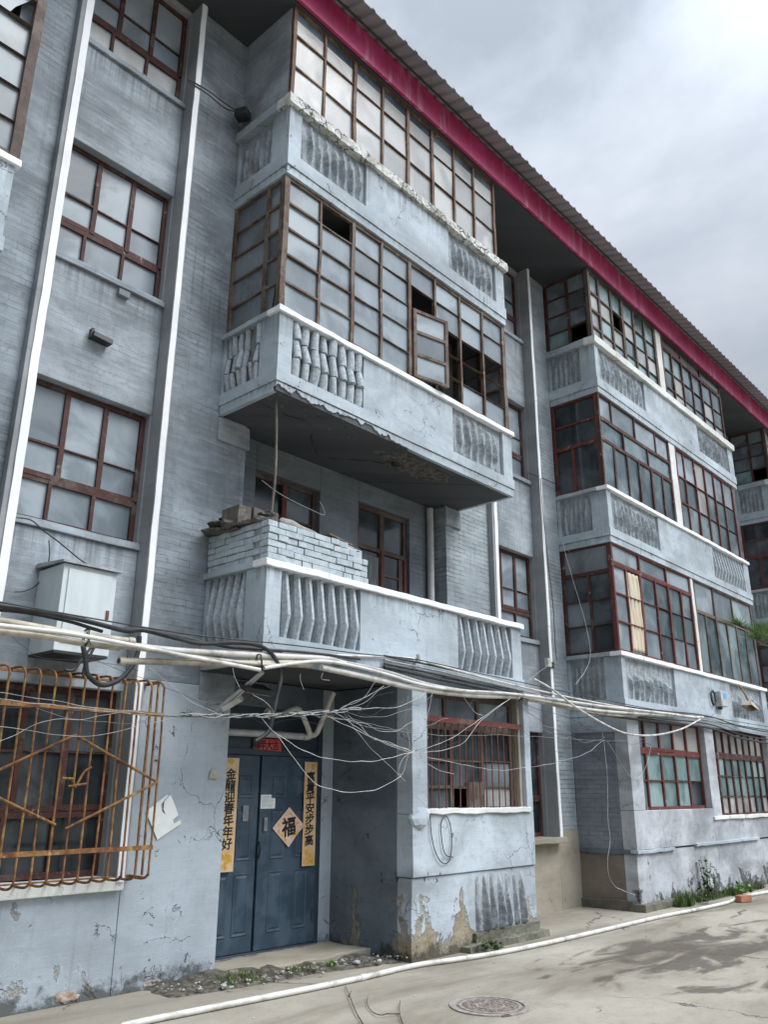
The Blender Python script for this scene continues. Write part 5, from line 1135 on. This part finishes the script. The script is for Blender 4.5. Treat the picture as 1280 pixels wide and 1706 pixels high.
# thin telephone wires
YW = 5.62
W_ = 'wire_white'; G_ = 'wire_grey'; K_ = 'cable'
wires = [
 ([(-30, 1160), (60, 1172), (150, 1181), (240, 1189), (330, 1192), (430, 1190), (500, 1187), (560, 1182)], .006, W_, 'upper white wire crossing the rusty cage towards the entrance'),
 ([(-30, 1148), (60, 1163), (160, 1178), (260, 1190), (350, 1194)], .005, W_, 'white wire dropping across the top of the rusty cage'),
 ([(-30, 1178), (60, 1180), (150, 1185), (260, 1192), (400, 1194), (520, 1192)], .007, K_, 'black wire crossing the rusty cage towards the entrance'),
 ([(-30, 1246), (20, 1226), (66, 1203), (130, 1198), (200, 1187), (250, 1180)], .004, W_, 'white wire rising across the bars of the rusty cage'),
 ([(-30, 1206), (40, 1215), (120, 1228), (180, 1222), (240, 1207), (290, 1197)], .004, W_, 'thin wire sagging across the middle bars of the rusty cage'),
 ([(60, 1178), (110, 1196), (200, 1205), (262, 1200)], .003, G_, 'fine grey wire looping behind the cage top bars'),
 ([(244, 1106), (280, 1140), (320, 1170), (360, 1188)], .006, G_, 'grey wire slanting from the white band down to the wire knot by the flood lamp'),
 ([(10, 1052), (50, 1087), (72, 1095), (180, 1104), (230, 1118)], .004, K_, 'fine black wire below the yellowed pipes over the cage top'),
 ([(150, 1092), (190, 1113), (240, 1131), (330, 1168), (360, 1186)], .004, K_, 'fine black wire from the grey cabinet towards the flood lamp'),
 ([(560, 1184), (590, 1170), (620, 1155), (640, 1143)], .005, W_, 'white wire fanning up from the knot to the pillar top'),
 ([(540, 1189), (600, 1175), (630, 1152), (650, 1142)], .005, G_, 'grey wire fanning up from the knot beside the white one'),
 ([(555, 1185), (610, 1180), (660, 1178), (700, 1160), (712, 1150)], .006, W_, 'white wire from the knot to the top of the barred window'),
 ([(570, 1186), (625, 1195), (690, 1180), (720, 1158)], .004, G_, 'fine grey wire from the knot over the pillar edge'),
 ([(540, 1190), (580, 1210), (630, 1232), (686, 1252)], .006, W_, 'white wire from the knot down to the pillar joint'),
 ([(560, 1188), (610, 1222), (650, 1243), (700, 1258), (780, 1275), (830, 1283), (890, 1277), (935, 1270)], .005, W_, 'long white wire from the knot along the barred window to the stair window'),
 ([(570, 1185), (600, 1225), (640, 1268), (668, 1294), (676, 1302)], .004, W_, 'wire dropping steeply from the knot to a loose end on the pillar'),
 ([(550, 1192), (620, 1212), (700, 1222), (760, 1226), (850, 1225), (1000, 1234), (1075, 1232)], .004, G_, 'grey wire stretched level across the barred window to the right bay'),
 ([(436, 1196), (460, 1222), (505, 1250), (560, 1266), (620, 1268), (688, 1253)], .0065, W_, 'upper white wire hanging in a curve in front of the entrance'),
 ([(462, 1226), (490, 1262), (520, 1300), (565, 1319), (610, 1319), (650, 1305), (669, 1292)], .0065, W_, 'lower white wire hanging in a deep curve in front of the entrance'),
 ([(688, 1252), (735, 1238), (780, 1212), (820, 1185), (850, 1165)], .0065, W_, 'upper of two white wires rising across the barred window'),
 ([(690, 1254), (740, 1250), (775, 1235), (800, 1203), (830, 1180), (848, 1166)], .006, W_, 'lower of two white wires rising across the barred window'),
 ([(774, 1163), (790, 1184), (805, 1192)], .005, W_, 'short white wire joining the two rising ones below the stout pipe'),
 ([(722, 1150), (716, 1180), (706, 1215), (692, 1250)], .005, W_, 'white wire hanging down the left edge of the barred window'),
 ([(680, 1160), (676, 1200), (682, 1240), (676, 1275), (670, 1290), (664, 1284), (672, 1264), (688, 1253)], .004, W_, 'white wire looping on the pillar corner by the entrance'),
 ([(686, 1318), (700, 1332), (716, 1350)], .004, G_, 'short grey wire at the lower left corner of the barred window'),
 ([(860, 1165), (890, 1180), (950, 1197), (1010, 1232)], .006, K_, 'upper black wire from the open pipe end to the wire knot on the right bay'),
 ([(870, 1180), (920, 1212), (980, 1250), (1030, 1285)], .005, K_, 'black wire sloping down past the right stair window'),
 ([(856, 1200), (900, 1240), (960, 1262), (1010, 1275)], .004, K_, 'lower black wire sloping past the right stair window'),
 ([(930, 1268), (960, 1262), (985, 1250), (1005, 1234)], .0055, W_, 'white wire curving up to the knot on the dark return wall'),
 ([(1003, 1216), (1010, 1260), (1013, 1320), (1014, 1370), (1017, 1400), (1013, 1436), (1016, 1462), (1030, 1480), (1058, 1490)], .007, W_, 'white wire dangling down the dark return wall of the right bay'),
 ([(1012, 1234), (1030, 1262), (1048, 1290), (1060, 1297), (1070, 1290), (1080, 1268), (1086, 1240)], .005, W_, 'white wire looping from the knot across the right bay corner'),
 ([(1010, 1232), (1050, 1240), (1075, 1237), (1100, 1250)], .005, K_, 'black wire from the knot to the first right bay window'),
 ([(938, 905), (950, 950), (966, 1000), (980, 1055), (984, 1090), (980, 1110), (960, 1140)], .007, W_, 'white wire hanging in front of the side glazing of the right bay'),
 ([(878, 1135), (920, 1108), (940, 1140), (965, 1170), (985, 1180)], .004, W_, 'white wire from the junction box down to the pipe bundle'),
 ([(1195, 1170), (1190, 1190), (1180, 1196)], .007, K_, 'short black lead from the meter box to the bundle'),
 ([(388, 1112), (392, 1130), (399, 1146)], .004, W_, 'short white wire end hanging beside the flood lamp rails'),
 ([(420, 1155), (440, 1168), (452, 1180), (456, 1190)], .004, W_, 'thin wire from the flood lamp to the looping black cable'),
 ([(500, 1122), (500, 1134), (506, 1148)], .004, W_, 'loose white wire end under the balcony slab'),
 ([(538, 1120), (536, 1130), (550, 1134)], .004, W_, 'tiny crooked wire end at the slab edge over the entrance'),
]
for pts, r, mt, lb in wires:
    yy = YW
    if 'cage' in lb: yy = 6.05
    elif 'return wall' in lb or 'side glazing' in lb or 'right stair window' in lb or 'junction' in lb: yy = 5.75
    L('wire', pts, r*.44, mt, lb, 'wire', Y=yy, n=5, k=7, wig=.014)
r_ = random.Random(21)
tang = [('from the knot to the second pipe over the pillar', (545, 1188), (655, 1150)), ('from the knot to the slab edge right of the flood lamp', (520, 1190), (628, 1140)), ('looping low under the knot to the pillar', (530, 1195), (690, 1200)),
        ('crossing the riser pipe towards the pillar top', (480, 1190), (676, 1165)), ('drooping between flood lamp and knot', (360, 1188), (540, 1186)), ('running level across the pillar to the window rail', (560, 1186), (745, 1196)),
        ('slanting from the knot to the foot of the window bars', (575, 1190), (760, 1290)), ('hanging from the stout pipe over the window rail', (790, 1160), (700, 1245)), ('rising from the pillar joint to the open pipe end', (690, 1250), (866, 1170)),
        ('crossing the dark return wall at window height', (905, 1215), (1010, 1232)), ('from the stout pipe past the right stair window', (872, 1172), (960, 1225)), ('from the wire knot on the return wall up to the bundle', (1008, 1230), (960, 1180)), ('hanging across the first right bay window', (1075, 1200), (1165, 1200))]
for i, (lb, a, b) in enumerate(tang):
    pts = [(a[0]+(b[0]-a[0])*t_/4+r_.uniform(-3, 3), a[1]+(b[1]-a[1])*t_/4+r_.uniform(4, 26)*math.sin(t_/4*math.pi)+r_.uniform(-3, 3)) for t_ in range(5)]
    L('wire', pts, r_.uniform(.0016, .0026), [K_, G_, W_, K_][i % 4], ['fine black wire ', 'fine grey wire ', 'fine white wire ', 'fine black wire '][i % 4]+lb, 'wire', Y=YW+.03 if i < 9 else 5.75, n=4, k=7, wig=.03)
for px, py, r__, lb in ((142, 1062, .062, 'black wire tie round the cream pipes in front of the grey cabinet'), (430, 1103, .07, 'black wire tie round the pipes below the balcony corner'), (864, 1160, .055, 'black wire tie at the open pipe end over the barred window'), (985, 1180, .06, 'black wire tie round the bundle before the right bay')):
    c_ = at(px, py, 5.725); m = MB()
    for q_ in range(2): m.tube([c_+Vector((.012*q_+.006*math.sin(k*2.1), r__*.6*math.cos(k*math.pi/6), r__*math.sin(k*math.pi/6))) for k in range(13)], .0045, 5)
    m.tube([c_+Vector((0, -r__*.6, 0)), c_+Vector((.02, -r__*.7, -.05)), c_+Vector((.05, -r__*.6, -.06))], .003, 4)
    tag(m.build('wire_tie', 'cable'), lb, 'wire tie', 'wire ties on the pipes')
# the twisted bundle in front of the entrance
tb = MB()
base = smooth_path([at(px, py, YW) for px, py in ((300, 1190), (350, 1193), (400, 1192), (450, 1192), (500, 1190), (560, 1185), (600, 1180))], 8)
for s in range(5):
    tb.tube([q+Vector((0, .02*math.sin(i*.5+s*1.7), .014*math.cos(i*.43+s*2.1)+.012*mn.noise(Vector((i*.3, s*5, 0))))) for i, q in enumerate(base)], .0045, 5, s % 2)
tag(tb.build('wire_bundle', ['wire_grey', 'cable']), 'knotted twist of grey and black wires strung across the front of the entrance', 'wire bundle')
# loops on walls
pipe_obj('wire_loop', [at(px, py, FY-.02) for px, py in ((717, 1358), (719, 1390), (726, 1420), (738, 1438), (750, 1432), (753, 1400), (750, 1372), (742, 1359), (735, 1375), (738, 1410), (744, 1425), (756, 1428))], .005, 'cable', 'black wire loop hanging below the sill of the barred window', 'wire', 6)
pipe_obj('sill_wire', [at(px, py, 6.74) for px, py in ((20, 862), (50, 866), (72, 884), (100, 905), (130, 930), (145, 940))], .006, 'cable', 'dark wire trailing from the left stair sill down behind the grey cabinet', 'wire', 6)
pipe_obj('wall_wire', [at(px, py, 6.83) for px, py in ((81, 900), (82, 925), (76, 952), (60, 975), (40, 985), (24, 986))], .005, 'cable', 'thin dark wire curling on the wall left of the grey cabinet', 'wire', 6)
pipe_obj('stair_cable', [at(px, py, 6.66) for px, py in ((901, 797), (903, 830), (908, 880), (914, 940), (922, 1010), (926, 1080), (928, 1100))], .007, 'cable', 'black cable running down beside the right white band of the second stair', 'cable', 6)
pipe_obj('stair_cable', [at(px, py, 6.72) for px, py in ((880, 788), (897, 794), (925, 806), (934, 815))], .007, 'cable', 'black cable crossing from the second stair to the right bay', 'cable', 6)
pipe_obj('loggia_wire', [at(px, py, 6.4) for px, py in ((436, 800), (470, 825), (520, 850), (540, 858), (538, 845), (532, 835))], .004, 'wire_grey', 'fine grey wire drooping inside the open balcony above the bricks', 'wire', 6)

# ------------------------------------------------------------------ yard objects
st = MB().sbox(5.24, 6.96, 6.42, BY+.05, -.1, .075, 26, 8, 1); st.jitter(.018, 4, 2)
tag(st.build('step', 'render', None, .012), kind='structure')
so2 = MB(); vs = []; fs = []; nx, ny = 60, 14
for j in range(ny+1):
    for i in range(nx+1):
        u, v = i/nx, j/ny; x = 4.45+u*2.65; mid = 6.72-.42*u if u < .35 else 6.57-.05*(u-.35)-.62*max(0, u-.55); y = mid-.38+v*.62
        e = min(1, u*6, (1-u)*6, v*4, (1-v)*3); h = (.045+.05*mn.noise(Vector((x*2.6, y*3, 2)))+.03*mn.noise(Vector((x*9, y*9, 5)))+.05*math.exp(-((x-5.1)/.25)**2))*max(0, e)-.006
        vs.append((x, y, h))
for j in range(ny):
    for i in range(nx): p = j*(nx+1)+i; fs.append((p, p+1, p+nx+2, p+nx+1))
so2.add(vs, fs, 0, True)
tag(so2.build('soil_bank', 'soil'), 'dark crumbly soil washed up along the edge of the entrance step', 'soil', kind='stuff')
def grass(cx, cy, rx, ry, n, h, mat, name, label, cat='grass', seed=1, z=0.0, kind=None, lean=.5):
    g_ = MB(); r_ = random.Random(seed)
    for i in range(n):
        a = r_.random()*6.283; q = math.sqrt(r_.random()); x, y = cx+rx*q*math.cos(a), cy+ry*q*math.sin(a); hh_ = h*r_.uniform(.4, 1.1)*(1-.5*q); w_ = .0022+.0025*r_.random()
        d1 = Vector((r_.gauss(0, 1), r_.gauss(0, 1), 0))*lean*hh_*.5; t_ = Vector((math.cos(a*3), math.sin(a*3), 0))*w_
        p = Vector((x, y, z)); m1 = p+d1*.35+Vector((0, 0, hh_*.6)); m2 = p+d1+Vector((0, 0, hh_))
        g_.add([p-t_, p+t_, m1+t_*.7, m1-t_*.7, m2], [(0, 1, 2, 3), (3, 2, 4)])
    o = g_.build(name, mat); return tag(o, label, cat, kind=kind)
def weed(cx, cy, n, h, sp, mat, name, label, seed=1):
    s_, lf_ = MB(), MB(); r_ = random.Random(seed); base_ = empty(name, (cx, cy, 0))
    for i in range(n):
        a = r_.random()*6.283; q = sp*math.sqrt(r_.random()); p = Vector((cx+q*math.cos(a)*1.6, cy+q*math.sin(a)*.5, 0)); hh_ = h*r_.uniform(.45, 1.05)
        tip = p+Vector((r_.gauss(0, .25)*hh_, r_.gauss(0, .12)*hh_, hh_)); path = smooth_path([p, (p+tip)/2+Vector((r_.gauss(0, .02), 0, .02)), tip], 3); s_ = MB(); s_.tube(path, [.004]*(len(path)-1)+[.0015], 4); s_.build('stem', 'weed', base_)
        for k in range(int(26*hh_/.4)+8):
            t_ = r_.uniform(.15, 1); c_ = p.lerp(tip, t_); l_ = .055*r_.uniform(.6, 1.5); d = Vector((r_.gauss(0, 1), r_.gauss(0, 1), r_.gauss(.2, .5))).normalized(); sd = d.cross(Vector((0, 0, 1))).normalized()*l_*.36
            lf_.add([c_, c_+d*l_*.5+sd, c_+d*l_, c_+d*l_*.5-sd], [(0, 1, 2, 3)])
    lf_.build('foliage', mat, base_); return tag(base_, label, 'weed')
q = atz(398, 1640); grass(q.x, q.y+.03, .30, .13, 900, .13, 'grass', 'grass_tuft', 'dull green grass patch in the soil left of the entrance step', seed=1, kind='stuff', z=.01)
q = atz(500, 1622); grass(q.x, q.y, .25, .10, 160, .09, 'grass', 'grass_tuft', 'sparse grass in the rubble before the entrance step', seed=5, kind='stuff', z=.02)
q = atz(552, 1613); grass(q.x, q.y, .06, .05, 120, .08, 'grass_bright', 'grass_tuft', 'small bright green tuft in the rubble before the step', seed=7, kind='stuff', z=.02)
q = atz(790, 1584); grass(q.x, q.y+.06, .16, .07, 550, .12, 'grass_bright', 'grass_tuft', 'bright green tuft between the kerb and the white hose pipe', seed=2, kind='stuff')
grass(13.05, 5.70, .28, .10, 800, .30, 'grass', 'grass_tuft', 'long grass clump at the foot of the white wall by the kerb end', seed=3, kind='stuff')
weed(14.1, 5.72, 7, .62, .12, 'weed', 'tall_weed', 'tall leafy weed against the whitewashed wall of the right bay', 3)
weed(13.6, 5.66, 6, .24, .3, 'weed', 'low_weed', 'low dark weeds spreading between the grass clump and the tall weed', 4)
weed(15.3, 5.70, 7, .22, .5, 'grass_bright', 'low_weed', 'fresh green weeds near the red brick by the white hose pipe', 5)
grass(15.0, 5.72, 1.6, .10, 1500, .16, 'weed', 'grass_tuft', 'dark green grass strip along the foot of the right bay wall', seed=11, kind='stuff')
weed(16.9, 5.7, 9, .26, .7, 'weed', 'low_weed', 'weeds along the wall foot at the far right edge', 6)
weed(8.0, 5.62, 6, .12, .10, 'weed', 'low_weed', 'withered little weed on the rubble left of the bright tuft', 8)
# rubble and paint flakes
r_ = random.Random(12)
spots = [(465, 1608, .05), (480, 1612, .03), (525, 1615, .02), (595, 1605, .035), (632, 1603, .03), (352, 1640, .022), (372, 1644, .03), (333, 1649, .02), (385, 1646, .022), (440, 1622, .03), (503, 1625, .018), (538, 1622, .02)]
names = ['largest pale stone on the soil before the step', 'pale stone beside the largest one before the step', 'small stone in the middle of the rubble', 'white flake lump before the right end of the step', 'white flake at the pillar end of the step rubble', 'pale stone left of the grass patch', 'bigger pale stone at the left rim of the grass patch', 'small stone farthest left on the soil bank', 'pale stone at the right rim of the grass patch', 'grey stone between grass patch and largest stone', 'pebble on the lower rim of the rubble', 'pebble under the small bright tuft']
for i, (px, py, s) in enumerate(spots):
    q = atz(px, py, .03)
    tag(MB().blob((q.x, q.y, .03+s*.3), (s, s*.8, s*.6), i+2, amp=.5).build('rubble_stone', 'chip' if i in (0, 3, 4, 6, 8) else 'stone'), names[i], 'stone')
stn = MB()
for i in range(170):
    x = 4.5+r_.random()*2.6; u = (x-4.45)/2.65; mid = 6.72-.42*u if u < .35 else 6.57-.62*max(0, u-.55); y = mid-.25+r_.gauss(0, .10); s = .006+.012*r_.random()**2
    stn.blob((x, y, .035+.02*r_.random()), (s*1.3, s, s*.7), i, n=1, mi=0 if r_.random() < .86 else 1)
for i in range(40):
    x, y = 3.0+r_.random()*9, 4.3+r_.random()*1.6; s = .004+.007*r_.random(); stn.blob((x, y, s*.3), (s*1.4, s, s*.5), i+300, n=1, mi=0 if r_.random() < .6 else 1)
tag(stn.build('gravel', ['stone', 'chip']), 'scattered grit and paint flakes along the wall foot', 'grit', kind='stuff')
# white pipe lying on the ground
pts = [atz(200, 1718), atz(250, 1706), atz(400, 1676), atz(520, 1652), atz(600, 1635), atz(690, 1614), atz(750, 1605), atz(820, 1594), atz(900, 1578), atz(1000, 1555), atz(1100, 1531), atz(1160, 1519), atz(1212, 1507), atz(1238, 1497), atz(1280, 1489), atz(1310, 1483)]
gp = MB(); sp = smooth_path([Vector((q.x, q.y, .026)) for q in pts], 5); gp.tube(sp, .024, 12)
for i in (20, 32, 55): d_ = (sp[i+1]-sp[i]).normalized(); gp.tube([sp[i], sp[i]+d_*.07], .028, 12)
tag(gp.build('hose_pipe', 'pvc'), 'long white plastic pipe lying on the ground along the building', 'pipe')
bk = atz(1238, 1503); tag(MB().rbox((bk.x, bk.y-.02, .05), (.24, .115, .10), Matrix.Rotation(R(-20), 3, 'Z')).jitter(.01, 12, 2).build('brick', 'red_brick', None, .01), 'single broken red brick lying beside the white pipe on the ground', 'brick')
# manhole cover
mc = atz(817, 1677); mh = empty('manhole_cover', (mc.x, mc.y, 0)); tag(mh, 'round rusty iron manhole cover set in the concrete yard', 'manhole cover')
def disc(mb, r_in, r_out, z0, z1, n=64, mi=0):
    vs = []; fs = []
    for k in range(n):
        a = 2*math.pi*k/n
        for r__, z in ((r_in, z0), (r_out, z0), (r_out, z1), (r_in, z1)): vs.append((mc.x+r__*math.cos(a), mc.y+r__*math.sin(a), z))
    for k in range(n):
        a, b = k*4, ((k+1) % n)*4
        for i in range(4): fs.append((a+i, b+i, b+(i+1) % 4, a+(i+1) % 4))
    mb.add(vs, fs, mi)
m = MB(); disc(m, .272, .318, .001, .010); m.build('cover_rim', 'iron_wear', mh)
m = MB(); disc(m, .0005, .262, .001, .006); m.build('cover_plate', 'cast_iron', mh)
m = MB(); disc(m, .225, .245, .0055, .010); disc(m, .10, .115, .0055, .010)
r_ = random.Random(9)
for i in range(150):
    a = r_.random()*6.283; q = .215*math.sqrt(r_.random())
    if .095 < q < .12: continue
    m.rbox((mc.x+q*math.cos(a), mc.y+q*math.sin(a), .007), (.026, .007, .005), Matrix.Rotation(r_.choice((0, R(90))), 3, 'Z'))
m.build('tread_pattern', 'iron_wear', mh); m = MB(); m.rbox((mc.x-.17, mc.y-.265, .006), (.07, .03, .008), Matrix.Rotation(R(-20), 3, 'Z')); m.build('lift_tab', 'cast_iron', mh)
# twigs
def twig(paths, label):
    m = MB()
    for pp in paths:
        P = [Vector((q.x, q.y, .01+.012*abs(math.sin(i)))) for i, q in enumerate(atz(*p) for p in pp)]; s_ = smooth_path(P, 5); m.tube(s_, [.005-.0028*i/len(s_) for i in range(len(s_))], 5)
    return tag(m.jitter(.003, 25, 2).build('twig', 'bark'), label, 'twig')
twig([[(607, 1712), (592, 1688), (582, 1662), (575, 1645)], [(582, 1662), (585, 1655)]], 'thin dark twig lying with its tip at the white ground pipe')
twig([[(674, 1716), (666, 1692), (667, 1672)], [(666, 1692), (650, 1694), (632, 1696), (618, 1686), (612, 1676), (613, 1664)]], 'curved forked dark twig on the concrete left of the manhole cover')

# ------------------------------------------------------------------ pine at the right edge: only one branch tip reaches into view
pt = empty('pine_tree', (5.75, .95, 0)); tag(pt, 'pine whose needle branch reaches into view at the right edge', 'pine tree')
tk = MB(); tp = smooth_path([(5.75, .95, 0), (5.78, .93, 1.2), (5.72, .97, 2.4), (5.75, .95, 3.6)], 6); tk.tube(tp, [.085-.06*i/len(tp) for i in range(len(tp))], 10)
nd_ = MB(); r_ = random.Random(2)
def branch(p0, p1, tufts):
    mid = (p0+p1)/2+Vector((0, 0, -.05)); sp = smooth_path([p0, mid, p1], 10); tk.tube(sp, [.018-.013*i/len(sp) for i in range(len(sp))], 6)
    for i, q in enumerate(sp):
        if i < len(sp)*.3: continue
        t_ = (sp[min(i+1, len(sp)-1)]-sp[max(i-1, 0)]).normalized()
        for k in range(tufts if i < len(sp)-1 else tufts*2):
            d = (t_*r_.uniform(.3, 1.1)+Vector((r_.gauss(0, .55), r_.gauss(0, .55), abs(r_.gauss(.15, .5))))).normalized(); l_ = r_.uniform(.06, .11); s_ = d.cross(Vector((r_.gauss(0, 1), r_.gauss(0, 1), r_.gauss(0, 1)))).normalized()*.0011
            q2 = q+t_*r_.uniform(-.02, .02); nd_.add([q2-s_, q2+s_, q2+d*l_], [(0, 1, 2)])
e1 = at(1232, 1042, 1.40); hub = Vector((5.73, .96, e1.z-.12))
branch(hub, e1, 60); branch(hub+(e1-hub)*.55, at(1262, 1064, 1.30), 50); branch(hub+(e1-hub)*.45, at(1275, 1050, 1.45), 50)
for i in range(14):
    z = 1.7+i*.14; a = i*2.4; ln = .42*(1-i/22); d = Vector((math.cos(a), math.sin(a), .15)); b0 = Vector((5.74, .95, z)); b1 = b0+d*ln
    branch(b0, b1, 30)
tk.build('trunk', 'bark', pt); nd_.build('crown', 'needle', pt)
